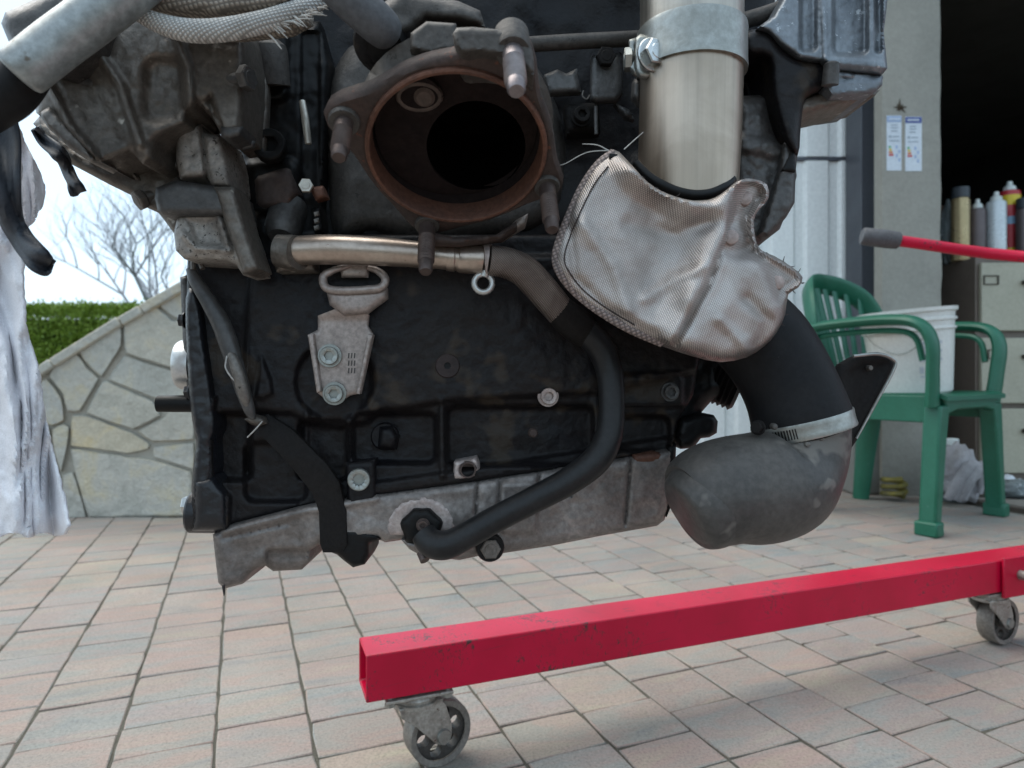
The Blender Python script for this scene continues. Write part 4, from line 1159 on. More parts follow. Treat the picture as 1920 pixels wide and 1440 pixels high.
# --- block: one casting with pockets, ribs and a dished boss
blk = [(352, 470), (350, 560), (356, 640), (362, 745), (372, 800), (366, 860), (360, 920), (357, 993), (425, 998), (438, 985), (560, 952), (700, 932), (900, 903), (1100, 872), (1262, 842), (1272, 790), (1300, 740), (1318, 640), (1318, 440), (420, 440)]
def blk_relief(A):
    x, y = A[:, 0], A[:, 1]
    h = np.zeros(len(A))
    up = spoly(A, [(470, 480), (1330, 480), (1330, 690), (1130, 735), (835, 752), (760, 766), (715, 768), (690, 790), (640, 802), (585, 796), (550, 775), (480, 770), (455, 745)], 14)
    h += .011 * up
    for bx_ in ((560, 652, 788, 900), (662, 818, 775, 868), (838, 1112, 762, 872), (1135, 1255, 780, 846)):
        h -= .016 * sbox(A, *bx_, r=16, soft=14)
    h += .006 * sline(A, [(828, 752), (830, 890)], 5, 10) + .005 * sline(A, [(575, 770), (570, 900)], 5, 10) + .005 * sline(A, [(1118, 738), (1116, 870)], 5, 12)
    h += .008 * sline(A, [(700, 918), (900, 890), (1262, 832)], 13, 10)
    d = np.hypot(x - 627, y - 715)
    h -= .007 * np.clip((78 - d) / 10, 0, 1) * (d > 0) * (y > 655)
    # flange at the left end
    h += .010 * spoly(A, [(350, 720), (405, 745), (398, 820), (402, 905), (432, 930), (430, 998), (350, 998)], 12)
    h -= .020 * sbox(A, 405, 470, 775, 900, 16, 14)
    h -= .012 * sbox(A, 460, 575, 830, 940, 18, 14)
    h += .008 * spoly(A, [(478, 745), (490, 668), (507, 712), (511, 738), (495, 747)], 10)
    h += .006 * sline(A, [(1140, 705), (1275, 700)], 3, 6) * (x < 1275) + .008 * sbox(A, 1130, 1280, 706, 762, 6, 8)
    h += .0035 * sline(A, [(900, 560), (960, 600), (1010, 690)], 40, 60)
    return h
relief('block', blk, .0, .22, MT['block'], en, .006, 10, 4.6, blk_relief, .0012, 26)
relief('upper_block', [(400, -260), (1420, -260), (1460, 60), (1420, 300), (1330, 520), (470, 520), (430, 300)], -.035, .24, MT['block'], en, .01, 20, 16, lambda A: -.01 * sbox(A, 1000, 1190, -40, 300, 20, 20), .006, 60)
box('unseen_cylinder_head', -.26, .22, .72, .98, .96, 1.12, MT['alu_dark'], en, bevel=.01)  # out of view, added to shade the engine from above
tube('lifting_eye', [Vector((-.02, .86, 1.115)), Vector((-.045, .86, 1.14)), Vector((-.02, .86, 1.165)), Vector((.005, .86, 1.14)), Vector((-.02, .86, 1.115))], .006, MT['zinc'], en, 10, 6)
# oily end flange with bolt ear
relief('end_flange', [(348, 560), (372, 552), (384, 640), (398, 738), (404, 800), (396, 830), (398, 880), (384, 930), (360, 935), (364, 860), (368, 830), (356, 750)], .012, .06, MT['oily'], en, .006, 9, 6, None, .0015, 16, smoothn=3)
lathe('flange_ear', [(.004, .0), (.019, .0), (.0205, .002), (.0205, .036), (.019, .038), (.004, .038)], E(356, 960, -.006), tuple(Vector((1, .12, -.04))), MT['oily'], en, 28)
relief('ear_web', [(362, 900), (400, 890), (426, 925), (428, 996), (360, 996)], .010, .05, MT['oily'], en, .012, 22, 6, None, .001, 16)
hex_bolt('end_bolt', E(357, 947, -.006), (-1, -.12, 0), .0085, MT['zinc_bright'], en, True)
lathe('end_disc', [(.004, .006), (.024, .006), (.026, .003), (.026, -.01), (.004, -.01)], E(347, 684, -.045), (-1, -.12, 0), MT['disc_silver'], en, 36)
relief('end_cover', [(338, 520), (352, 515), (366, 600), (372, 740), (352, 745), (343, 640)], -.025, .10, MT['alu_dark'], en, .004, 8, 7, None, .001, 16)
for q in ((346, 601), (357, 735)): hex_bolt('end_bolt', E(q[0], q[1], -.012), (-1, -.12, 0), .0062, MT['oily'], en, True)
etube('dowel_rod', [(296, 757, -.02, 15.5), (330, 757, -.02, 16), (400, 757, -.02, 16)], MT['black_plastic'], en, 20, 1)

# --- sump
smp = [(399, 1002), (432, 984), (580, 946), (700, 926), (900, 900), (1100, 868), (1264, 840), (1262, 880), (1254, 950), (1246, 975), (1232, 986), (1130, 1004), (1030, 1024), (945, 1037), (900, 1042), (862, 1050), (820, 1046), (775, 1030), (757, 1012), (722, 1017), (706, 1009), (690, 1012), (650, 1022), (602, 1020), (580, 1032), (578, 1054), (566, 1068), (512, 1071), (497, 1060), (478, 1068), (462, 1085), (455, 1095), (420, 1104), (409, 1092), (403, 1040)]
def smp_relief(A):
    h = np.zeros(len(A)); x, y = A[:, 0], A[:, 1]
    for a in ((895, 905, 892, 965), (937, 900, 934, 960), (1012, 885, 1006, 950), (1078, 880, 1070, 930), (1183, 860, 1172, 985)):
        h -= .006 * sline(A, [(a[0], a[1]), (a[2], a[3])], 2, 6)
    h += .003 * sbox(A, 940, 1006, 905, 1000, 8, 10) - .006 * spoly(A, [(430, 1010), (560, 985), (575, 1075), (430, 1110)], 60)
    h -= .010 * sbox(A, 500, 575, 1030, 1075, 8, 10)
    h += .004 * sline(A, [(425, 988), (580, 950), (700, 930)], 12, 10)
    h -= .004 * sline(A, [(418, 1010), (540, 982)], 2, 8)
    return h
relief('sump', smp, .006, .20, MT['sump'], en, .010, 18, 4.6, smp_relief, .0016, 34)
for k, q in enumerate(((418, 1100), (419, 1112))):
    pass
tube('oil_drip', [E(419, 1098, .012), E(420, 1110, .012), E(420, 1117, .012)], [.0016, .0011, .0004], MT['oily'], en, 8, 3)
# sensor flange and black sensor
relief('sensor_flange', [(790 + 66 * math.cos(a), 992 - 62 * math.sin(a)) for a in [math.pi * i / 18 - .12 for i in range(21)]], .014, .012, MT['boss_pale'], en, .003, 6, 6)
relief('sensor_body', [(790 + (38 + 3 * math.sin(5 * a)) * math.cos(a), 990 - (37 + 2 * math.sin(7 * a)) * math.sin(a)) for a in [2 * math.pi * i / 28 for i in range(28)]], .022, .02, MT['black_plastic'], en, .006, 10, 6, None, .001, 10)
socket_bolt('sensor_bolt', E(793, 985, .030), EN, .0052, MT['stud_dark'], en, True)
relief('sensor_base', [(752, 1012), (800, 1018), (850, 1024), (862, 1040), (830, 1046), (808, 1044), (790, 1042), (768, 1030)], .020, .03, MT['sump'], en, .005, 8, 6)
etube('drain_nipple', [(790, 1036, .03, 9), (797, 1051, .036, 9.5)], MT['stud_dark'], en, 14, 1)
lathe('drain_seal', [(.009, .002), (.0135, .002), (.0145, 0), (.0145, -.012), (.009, -.012)], E(919, 1027, .022), EN, MT['black_plastic'], en, 30)
hex_bolt('drain_plug', E(919, 1027, .019), EN, .0098, MT['alu'], en, False)
relief('level_sensor', [(628, 1000), (652, 990), (690, 996), (712, 1004), (714, 1012), (692, 1018), (692, 1042), (684, 1058), (662, 1064), (646, 1052), (632, 1040), (612, 1032), (604, 1020)], .010, .05, MT['black_plastic'], en, .006, 8, 6, None, .0008, 10)
relief('sealant_patch', [(1186, 852), (1225, 846), (1244, 850), (1240, 866), (1200, 872), (1186, 866)], .012, .01, MT['rust_edge'], en, .005, 10, 6)
relief('sump_end_strip', [(1252, 836), (1268, 832), (1266, 880), (1258, 950), (1250, 970), (1252, 900)], .010, .04, MT['black_plastic'], en, .004, 6, 6)
# strap bar running down over the sump joint
bar = [(478, 788), (502, 776), (548, 806), (612, 870), (636, 905), (648, 960), (650, 1022), (640, 1036), (606, 1036), (600, 1020), (598, 960), (586, 925), (540, 868), (488, 815)]
relief('strap_bar', bar, .020, .006, MT['dark_bar'], en, .0012, 3, 7, lambda A: -.010 * np.clip((860 - A[:, 1]) / 80, 0, 1), .0002, 12, angle=35)
relief('bolt_pad', [(648, 868), (702, 862), (705, 938), (690, 945), (652, 950)], .014, .02, MT['block'], en, .004, 7, 6)
socket_bolt('multipoint_bolt', E(673, 898, .026), tuple(EN + Vector((.10, 0, .02))), .0108, MT['zinc'], en, False, 12)
# threaded boss with pale machined face
relief('machined_boss', [(851, 866), (893, 858), (900, 878), (892, 894), (862, 902), (850, 898)], .012, .03, MT['boss_pale'], en, .003, 5, 5, None, 0, 30, holes=([(877 + 13 * math.cos(a), 880 + 12 * math.sin(a)) for a in [i * math.pi / 8 for i in range(16)]],))
lathe('threaded_hole', [(.0015, -.008), (.0068, -.008), (.0068, .006), (.0082, .006), (.0082, -.01)], E(877, 880, .012), EN, MT['stud_dark'], en, 20)
relief('boss_column', [(708, 840), (712, 800), (735, 798), (748, 818), (742, 845)], -.002, .02, MT['block'], en, .010, 14, 6)
# bosses and plugs on the block face
lathe('block_plug', [(.001, -.002), (.0035, -.002), (.0035, .003), (.0115, .003), (.0125, .001), (.0125, -.01)], E(839, 686, .016), EN, MT['rust_dark'], en, 28)
lathe('plug_socket', [(.0008, .0006), (.0034, .0006), (.0034, -.002)], E(839, 686, .0165), EN, MT['black_plastic'], en, 12)
socket_bolt('flanged_plug', E(1028, 743, .016), EN, .0085, MT['boss_pale'], en, True, 12)
socket_bolt('side_bolt', E(1257, 735, .016), EN, .0078, MT['alu_dark'], en, True)
lathe('casting_boss', [(.003, .004), (.013, .004), (.0145, .002), (.0145, -.012)], E(722, 818, -.006), EN, MT['block'], en, 24)
for q, r in (((895, 575), 8), ((1000, 812), 9), ((960, 640), 6)):
    lathe('core_mark', [(.001, .002), (r * .0004, .002), (r * .00055, 0), (r * .00055, -.006)], E(q[0], q[1], .017), EN, MT['alu_dark'] if r < 9 else MT['rust'], en, 14)
# --- pressed bracket with its two bolts
brk = [(596, 592), (640, 575), (668, 582), (692, 590), (690, 612), (699, 626), (688, 690), (674, 738), (656, 742), (640, 752), (612, 750), (594, 736), (577, 628), (596, 618)]
relief('bracket', brk, .026, .003, MT['bracket'], en, .0012, 4, 6, lambda A: .010 * np.clip((600 - A[:, 1]) / 30, 0, 1))
for pl in ([(577, 628), (587, 626), (602, 734), (594, 737)], [(699, 627), (690, 625), (668, 737), (674, 739)]):
    relief('bracket_rim', pl, .034, .010, MT['bracket'], en, .0008, 2, 5)
relief('bracket_neck', [(612, 545), (726, 540), (727, 560), (708, 574), (690, 588), (645, 592), (618, 572)], .034, .004, MT['bracket'], en, .006, 14, 6)
for ring_ in ([(603, 520), (612, 508), (632, 512), (640, 504)],): pass
etube('bracket_loop', [(664, 498, .030, 0.1), (650, 500, .032, 5), (622, 508, .036, 7), (606, 520, .038, 8), (612, 540, .040, 8), (640, 545, .041, 8), (690, 543, .041, 8), (716, 538, .040, 8), (722, 522, .038, 8), (708, 508, .034, 7), (690, 502, .032, 5)], MT['bracket'], en, 10, 4)
relief('bracket_tongue', [(636, 492), (692, 490), (690, 520), (640, 520)], .030, .004, MT['bracket'], en, .002, 5, 5)
for q in ((618, 667), (627, 738)): socket_bolt('bracket_bolt', E(q[0], q[1], .031), tuple(EN + Vector((.02, 0, -.02))), .0088, MT['zinc'], en, True)
# stamped part marking on the bracket
for k in range(9):
    xx, yy = 652 + (k % 3) * 5.5, 662 + (k // 3) * 14
    relief('stamped_mark', [(xx, yy + 10), (xx + 2.5, yy + 10), (xx + 3.5, yy), (xx + 1, yy)], .0275, .002, MT['iron_grey'], en, .0003, 1, 4)

# --- coolant pipe, braided hose and rubber hose
etube('pipe_flange', [(520, 470, .045, 30), (552, 474, .048, 33), (560, 474, .05, 32)], MT['alu_brown'], en, 24, 3)
relief('pipe_bracket', [(512, 478), (590, 482), (590, 508), (518, 510)], .034, .02, MT['alu_brown'], en, .004, 8, 6)
etube('steel_pipe', [(556, 470, .045, 27), (620, 468, .05, 28), (700, 471, .052, 27), (770, 476, .052, 25), (842, 483, .054, 23)], MT['tan_steel'], en, 26, 8)
etube('hose_ferrule', [(838, 483, .054, 24.5), (850, 484, .054, 25.5), (853, 484, .054, 23.5), (860, 484.5, .054, 23.5), (863, 485, .054, 26.5), (895, 486, .055, 27.5), (905, 487, .055, 26)], MT['tan_steel'], en, 26, 2)
etube('ferrule_band', [(907, 487, .055, 28.5), (911, 487, .055, 31), (918, 488, .055, 31), (922, 488, .056, 28.5)], MT['boss_pale'], en, 26, 2)
tube('mounting_eye', [E(906 + 17 * math.cos(a), 531 + 17 * math.sin(a), .056) for a in [i * math.pi / 10 for i in range(21)]], .0030, MT['disc_silver'], en, 10, 1, caps=False)
etube('eye_stem', [(912, 508, .058, 9), (908, 518, .057, 9)], MT['disc_silver'], en, 10, 1)
etube('braided_hose', [(918, 488, .060, 28), (950, 493, .059, 29), (982, 508, .056, 30), (1008, 534, .052, 30), (1032, 562, .048, 29), (1052, 586, .044, 28)], MT['braid'], en, 28, 6)
etube('hose_collar', [(1042, 574, .046, 27), (1062, 594, .043, 31), (1086, 614, .040, 32), (1104, 632, .038, 26)], MT['dark_bar'], en, 22, 5)
etube('rubber_hose', [(1070, 600, .042, 24), (1100, 624, .040, 27), (1128, 655, .040, 27), (1143, 700, .042, 25), (1147, 760, .046, 24.5), (1142, 815, .050, 25.5), (1118, 862, .052, 27), (1066, 902, .050, 26), (1000, 937, .047, 25), (930, 973, .044, 25), (872, 1006, .042, 25.5), (836, 1022, .040, 27), (808, 1018, .036, 27), (794, 1000, .030, 24)], MT['rubber'], en, 28, 8)
# worn cable hanging down the left end
etube('worn_cable', [(358, 505, .020, 9), (368, 528, .024, 12), (392, 566, .028, 15), (415, 608, .030, 17), (432, 655, .030, 17), (446, 700, .030, 15), (458, 740, .028, 13), (468, 770, .026, 10), (474, 784, .024, 6)], MT['cable'], en, 16, 6)
etube('cable_bulge', [(424, 655, .034, 1), (436, 670, .036, 9), (448, 705, .036, 11), (459, 745, .032, 10), (466, 772, .028, 1)], MT['alu'], en, 14, 6)
etube('loose_wire', [(428, 658, .034, 1.6), (424, 676, .040, 1.6), (423, 690, .042, 1.6), (434, 708, .040, 1.6), (446, 718, .034, 1.6)], MT['thread'], en, 6, 3)
etube('loose_wire', [(464, 820, .020, 1.3), (478, 806, .026, 1.3), (492, 790, .026, 1.3)], MT['thread'], en, 6, 3)
relief('oil_clump', [(458, 786), (474, 778), (494, 782), (500, 794), (484, 800), (470, 796)], .018, .01, MT['alu_brown'], en, .005, 8, 5, None, .002, 6)
for k, q in enumerate(((362, 490, 362, 506), (374, 490, 380, 504))): etube('cable_clip', [(q[0], q[1], .022, 5), (q[2], q[3], .024, 5)], MT['alu'], en, 8, 1)

# --- right-hand lower end: belt pulley and black connector
lathe('belt_pulley', [(.008, .0)] + [(.040 - (.0035 if k % 2 else 0), .002 + .003 * k) for k in range(11)] + [(.036, .036), (.008, .036)], E(1336, 690, -.050), (.9, -.25, -.35), MT['black_plastic'], en, 40)
relief('pump_body', [(1262, 640), (1400, 640), (1392, 690), (1362, 738), (1334, 752), (1318, 770), (1296, 800), (1266, 838), (1250, 800), (1258, 700)], -.03, .10, MT['black_plastic'], en, .016, 24, 8, None, .004, 24)
relief('connector', [(1278, 786), (1312, 776), (1338, 778), (1346, 790), (1344, 812), (1330, 820), (1314, 822), (1300, 840), (1276, 842), (1268, 822)], .004, .05, MT['black_plastic'], en, .008, 9, 6, None, .001, 12)

# --- turbo outlet: open flange facing the viewer and the ground
FC = P(857, 286, .55); FS = .917
FN = Vector((.05, -.57, -.82)).normalized(); FU = (Vector((1, 0, 0)) - FN * FN.x).normalized(); FV = FN.cross(FU)
def FP(a, r, n_=0.0): return FC + ((FU * math.cos(a) + FV * math.sin(a)) * r + FN * n_) * FS
lobes = ((60, .114, 15), (159, .114, 15), (247, .102, 15), (334, .105, 13))
def fl_r(a):
    r = .0875
    for dg, rr, wd in lobes:
        d = (math.degrees(a) - dg + 180) % 360 - 180
        r = max(r, .0875 + (rr - .0875) * math.exp(-(d / wd) ** 2 / 1.0) + .004 * math.exp(-(d / (2 * wd)) ** 2))
    return r
def ring_part(name, prof, mat, seg=72, par=None):
    """prof: list of (radius function, height)"""
    v, f = [], []
    for rf, h in prof:
        for j in range(seg):
            a = 2 * math.pi * j / seg
            v.append(FP(a, rf(a) if callable(rf) else rf, h(a) if callable(h) else h))
    n_ = len(prof)
    for i in range(n_ - 1):
        for j in range(seg):
            a, b = i * seg + j, i * seg + (j + 1) % seg
            f.append((a, b, b + seg, a + seg))
    return mk(name, v, f, mat, par or en, angle=40)
lum = lambda s, k: (lambda a: s + .0011 * noise.noise(Vector((math.cos(a) * 3, math.sin(a) * 3, k))))
oflange = ring_part('outlet_flange', [(.0785, -.016), (.0785, lum(-.001, 1)), (.083, lum(0, 2)), (lambda a: fl_r(a) - .004, lum(.0, 3)), (lambda a: fl_r(a) - .001, lum(-.0025, 4)), (lambda a: fl_r(a), lum(-.007, 5)), (lambda a: fl_r(a) - .002, -.018), (lambda a: fl_r(a) * .9, -.024), (.0785, -.024)], MT['rust'])
ring_part('outlet_rim', [(.0762, -.02), (.0762, .0015), (.0772, .0035), (.0795, .0038), (.0812, .0025), (.0818, -.001)], MT['rust_edge'])
# bore, bottom plate with the turbine opening, waste-gate port
ring_part('outlet_bore', [(.077, .0), (.077, -.02), (.075, -.034), (.073, -.038)], MT['soot'])
hole = [(.017 + .047 * math.cos(a), -.020 + .050 * math.sin(a)) for a in [i * math.pi / 20 for i in range(40)]]
wg = [(-.030 + .015 * math.cos(a), .040 + .0105 * math.sin(a)) for a in [i * math.pi / 10 for i in range(20)]]
V, T = fill([(.0745 * math.cos(i * math.pi / 30), .0745 * math.sin(i * math.pi / 30)) for i in range(60)], .008, (hole, wg))
sheet('bore_plate', V, T, lambda a, b: FC + (FU * a + FV * b + FN * (-.032 + .006 * max(0, -a / .07))) * FS, tuple(-FN * .006), MT['soot'], en, 40)
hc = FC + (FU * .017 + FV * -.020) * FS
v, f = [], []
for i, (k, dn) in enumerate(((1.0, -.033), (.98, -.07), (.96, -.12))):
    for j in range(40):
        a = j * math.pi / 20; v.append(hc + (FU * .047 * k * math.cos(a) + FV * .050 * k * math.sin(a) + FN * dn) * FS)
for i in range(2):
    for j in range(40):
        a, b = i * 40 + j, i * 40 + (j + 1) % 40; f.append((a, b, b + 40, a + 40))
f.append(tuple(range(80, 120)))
mk('turbine_duct', v, f, MT['duct_shade_soot'], en)
wc = FC + (FU * -.030 + FV * .040 + FN * -.026) * FS
tube('port_ring', [wc + FU * .0165 * math.cos(a) + FV * .0115 * math.sin(a) for a in [i * math.pi / 12 for i in range(25)]], .0026, MT['soot_light'], en, 10, 1, caps=False)
lathe('port_valve', [(.001, .006), (.006, .006), (.0085, .004), (.0095, .0), (.009, -.01)], wc + FU * .004 + FN * -.002, FN, MT['soot_light'], en, 20)
lathe('port_dark_backing', [(.002, -.022), (.016, -.022), (.018, .002)], wc, FN, MT['soot'], en, 20)  # dark backing added so no sky light shows through the port
# studs
def stud(dg, r, L, rad, mat, lead):
    a = math.radians(dg)
    c = FP(a, r, 0)
    pr = [(rad * .4, 0), (rad * 1.0, 0)]
    pr += [(rad, .30 * L)]
    k0, k1, nthr = .32 * L, .80 * L, 9
    for k in range(nthr):
        z0 = k0 + (k1 - k0) * k / nthr; dz = (k1 - k0) / nthr
        pr += [(rad * .86, z0), (rad * 1.03, z0 + dz * .5)]
    pr += [(rad * .86, k1), (rad * .84, .95 * L), (rad * .66, L), (rad * .05, L)]
    s = lathe('stud', pr, c, FN, mat, en, 22, None, 28)
    return s
stud(62, .1065, .052, .0078, MT['stud'], 1)
stud(159, .100, .046, .0072, MT['stud_dark'], 1)
stud(247, .091, .060, .0074, MT['stud_dark'], 1)
stud(334, .092, .056, .0072, MT['stud_dark'], 1)
for dg, r, rr in ((62, .1065, .013), (159, .100, .0125), (247, .091, .0115), (334, .092, .0115)):
    lathe('stud_boss', [(rr * .5, .004), (rr * .92, .004), (rr, .002), (rr, -.02)], FP(math.radians(dg), r, 0), FN, MT['iron_grey'], en, 26)
# housing behind the flange
relief('turbine_housing', [(604, 190), (632, 110), (700, 60), (850, 60), (960, 80), (1005, 120), (1045, 200), (1062, 300), (1045, 400), (960, 445), (800, 462), (700, 440), (625, 450), (610, 330)], -.035, .08, MT['iron_grey'], en, .03, 46, 12, None, .004, 40, smoothn=3)
v, f = [], []
for i, (k, dn) in enumerate(((.93, -.022), (.90, -.03), (.86, -.04), (.80, -.05))):
    for j in range(48):
        a = j * math.pi / 24; v.append(FP(a, fl_r(a) * k if i < 2 else .105 * k, dn))
for i in range(3):
    for j in range(48):
        a, b = i * 48 + j, i * 48 + (j + 1) % 48; f.append((a, b, b + 48, a + 48))
mk('housing_neck', v, f, MT['iron_grey'], en, angle=60)
# arm across the top of the flange
relief('flange_arm', [(856, 52), (965, 60), (988, 74), (999, 98), (1001, 140), (985, 128), (960, 108), (905, 98), (862, 96)], .222, .05, MT['iron_grey'], en, .004, 7, 5, None, .0008, 14, smoothn=3)
relief('arm_root', [(770, 62), (800, 40), (855, 44), (862, 92), (800, 100), (768, 92)], .190, .06, MT['iron_grey'], en, .004, 7, 5, None, .0008, 14)
relief('arm_ridge', [(690, 30), (750, -20), (860, 2), (900, 20), (910, 50), (860, 42), (800, 36), (770, 60), (720, 80)], .15, .08, MT['iron_grey'], en, .012, 18, 8, None, .002, 20)
relief('flange_lug', [(940, 440), (968, 412), (990, 400), (985, 420), (940, 448)], .07, .02, MT['bracket'], en, .003, 5, 5)
relief('gasket_edge', [(790, 430), (850, 445), (930, 440), (968, 415), (970, 425), (940, 447), (860, 458), (794, 455)], .080, .02, MT['rust'], en, .003, 5, 6, None, .001, 8)
# grey rod and dark seat above it
lathe('rod_seat', [(.004, .010), (.014, .010), (.018, .006), (.024, .004), (.026, 0), (.026, -.02)], E(722, 84, .14), (0, -.7, -.7), MT['block'], en, 28)
etube('grey_rod', [(610, -50, .19, 40), (665, 5, .185, 39), (712, 48, .18, 37), (722, 58, .175, 34)], MT['grip'], en, 24, 3)
lathe('rod_collar', [(.004, .012), (.0135, .012), (.0145, 0), (.0145, -.014), (.004, -.014)], E(726, 76, .155), (0, -.7, -.7), MT['black_plastic'], en, 24)
# dark things in the recess left of the flange
relief('recess_housing', [(440, 40), (600, 40), (622, 120), (612, 250), (600, 470), (560, 500), (470, 500), (448, 300)], -.01, .06, MT['black_plastic'], en, .02, 30, 5, lambda A: .012 * sbox(A, 470, 540, 40, 190, 20, 20) + .010 * sbox(A, 460, 560, 300, 400, 20, 20) - .008 * sbox(A, 565, 600, 60, 440, 8, 10), .002, 30)
socket_bolt('recess_plug', E(509, 279, .030), tuple(EN + Vector((0, 0, .1))), .0155, MT['black_plastic'], en, False)
lathe('recess_cap', [(.004, .014), (.006, .014), (.016, .006), (.017, .0), (.017, -.03)], E(505, 98, .030), (0, -.3, 1), MT['iron_grey'], en, 24)
relief('warm_patch', [(475, 330), (545, 310), (560, 360), (545, 395), (480, 390)], .018, .02, MT['rust'], en, .010, 20, 8, None, .002, 20)
etube('bright_pin', [(567, 190, .040, 6), (573, 228, .042, 7), (578, 270, .040, 6)], MT['white_pin'], en, 12, 2)
hex_bolt('recess_nut', E(575, 350, .036), tuple(EN), .0066, MT['white_pin'], en, False)
relief('recess_tab', [(580, 352), (605, 348), (614, 370), (592, 376)], .034, .01, MT['rust_edge'], en, .003, 6, 5)
relief('wire_plug', [(585, 392), (600, 386), (606, 434), (590, 438)], .030, .02, MT['black_plastic'], en, .004, 4, 4)
for k in range(3): relief('plug_contact', [(588, 398 + 13 * k), (597, 396 + 13 * k), (598, 404 + 13 * k), (590, 406 + 13 * k)], .036, .004, MT['alu'], en, .001, 2, 4)
lathe('recess_fitting', [(.004, .012), (.012, .012), (.016, .006), (.018, 0), (.018, -.03)], E(532, 428, .02), (0, -.5, -.85), MT['alu_dark'], en, 20)

# --- castings on the left
relief('front_casting', [(68, 212), (58, 150), (90, 60), (220, -60), (430, -60), (458, 60), (462, 130), (456, 250), (418, 256), (398, 222), (374, 196), (352, 208), (348, 232), (318, 246), (292, 266), (288, 300), (268, 308), (246, 284), (190, 306), (176, 300), (120, 252)], .085, .06, MT['alu_brown'], en, .016, 20, 4.8,
       lambda A: .010 * sline(A, [(92, 160), (130, 235), (182, 300)], 7, 12) + .009 * sline(A, [(178, 90), (225, 160), (262, 270)], 8, 14) - .010 * sbox(A, 270, 345, 110, 230, 30, 30) + .008 * sline(A, [(330, 60), (352, 130), (356, 200)], 9, 14) - .012 * spoly(A, [(385, 190), (415, 240), (395, 180)], 16) - .006 * spoly(A, [(120, 130), (170, 130), (235, 270), (190, 290)], 30), .0016, 34)
relief('casting_strut', [(72, 214), (92, 198), (150, 258), (182, 300), (172, 306), (130, 278), (90, 240)], .100, .03, MT['alu'], en, .006, 8, 6, None, .001, 16)
relief('pulley_guard', [(62, 232), (74, 218), (150, 290), (190, 306), (250, 296), (300, 280), (345, 330), (352, 470), (340, 478), (328, 440), (306, 410), (296, 398), (268, 386), (262, 374), (205, 346), (130, 306)], .030, .05, MT['alu_brown'], en, .010, 14, 8, None, .002, 20)
relief('light_casting', [(330, 232), (352, 236), (378, 232), (384, 250), (412, 252), (428, 300), (434, 352), (398, 350), (388, 332), (338, 336), (330, 300)], .060, .05, MT['alu_light'], en, .010, 14, 4, lambda A: -.008 * sline(A, [(378, 240), (388, 330)], 4, 8), .0015, 16)
relief('grey_block', [(292, 352), (330, 338), (398, 348), (436, 356), (444, 402), (440, 404), (306, 404), (296, 396), (290, 372)], .066, .05, MT['alu_dark'], en, .008, 12, 7, None, .001, 20)
relief('lower_casting', [(334, 402), (402, 400), (444, 402), (470, 470), (482, 512), (456, 516), (444, 498), (428, 490), (346, 486), (330, 470), (326, 436)], .052, .06, MT['alu_light'], en, .010, 16, 4, lambda A: .006 * sline(A, [(345, 440), (368, 466), (430, 470), (410, 405)], 5, 10) - .006 * spoly(A, [(352, 412), (402, 410), (420, 460), (372, 456)], 14), .0015, 20)
relief('casting_blade', [(400, 350), (440, 350), (462, 430), (488, 505), (470, 514), (456, 512), (430, 440)], .072, .03, MT['alu_brown'], en, .008, 12, 6, None, .001, 18)
relief('casting_foot', [(414, 238), (436, 232), (456, 238), (452, 256), (430, 262), (414, 256)], .095, .03, MT['alu_dark'], en, .008, 9, 5)
hex_bolt('casting_bolt', E(455, 148, .10), (1, -.3, 0), .010, MT['alu_dark'], en, False)
hex_bolt('casting_bolt', E(270, 372, .040), (-.6, -.6, -.5), .009, MT['alu_brown'], en, False)
# silver tube at the top left, rubber end, grey housing
etube('silver_tube', [(300, -70, .18, 46), (180, 28, .19, 45), (110, 80, .195, 45), (62, 118, .20, 45), (40, 136, .20, 44), (34, 141, .20, 36)], MT['silver_pipe'], en, 30, 3)
etube('tube_boot', [(58, 124, .185, 41), (34, 160, .185, 42), (14, 182, .184, 42), (-10, 200, .18, 40), (-60, 235, .17, 36)], MT['rubber_matte'], en, 24, 4)
relief('tube_housing', [(2, 44), (10, 22), (60, 0), (130, -40), (150, 0), (130, 60), (60, 100), (22, 92)], .150, .07, MT['alu_dark'], en, .016, 20, 8, None, .001, 20)
# tan wrap and frayed glass-fibre rope
relief('heat_wrap', [(225, -40), (560, -40), (560, 0), (520, 22), (420, 32), (330, 30), (262, 22), (235, 0)], .150, .04, MT['tan_wrap'], en, .02, 30, 9, None, .002, 30)
etube('glass_rope', [(236, 14, .168, 8), (262, 28, .170, 14), (310, 48, .172, 19), (360, 58, .173, 21), (420, 56, .172, 21), (490, 42, .168, 20), (550, 22, .160, 18), (600, 2, .150, 15), (660, -20, .14, 12)], MT['glass_rope'], en, 18, 7)
rf_ = random.Random(8)
for k in range(26):
    x0 = rf_.uniform(500, 625); y0 = 50 - (x0 - 500) * .36 + rf_.uniform(-6, 8)
    L = rf_.uniform(16, 44); a = rf_.uniform(-.25, .75)
    etube('frayed_fibre', [(x0, y0, .165, 1.6), (x0 + L * .5 * math.cos(a), y0 + L * .5 * math.sin(a) - 2, .168, 1.4), (x0 + L * math.cos(a), y0 + L * math.sin(a), .168, .7)], MT['thread'], en, 5, 2)
etube('frayed_fibre', [(492, 56, .16, 2.2), (510, 70, .165, 2.2), (528, 92, .165, 1.2)], MT['thread'], en, 5, 3)

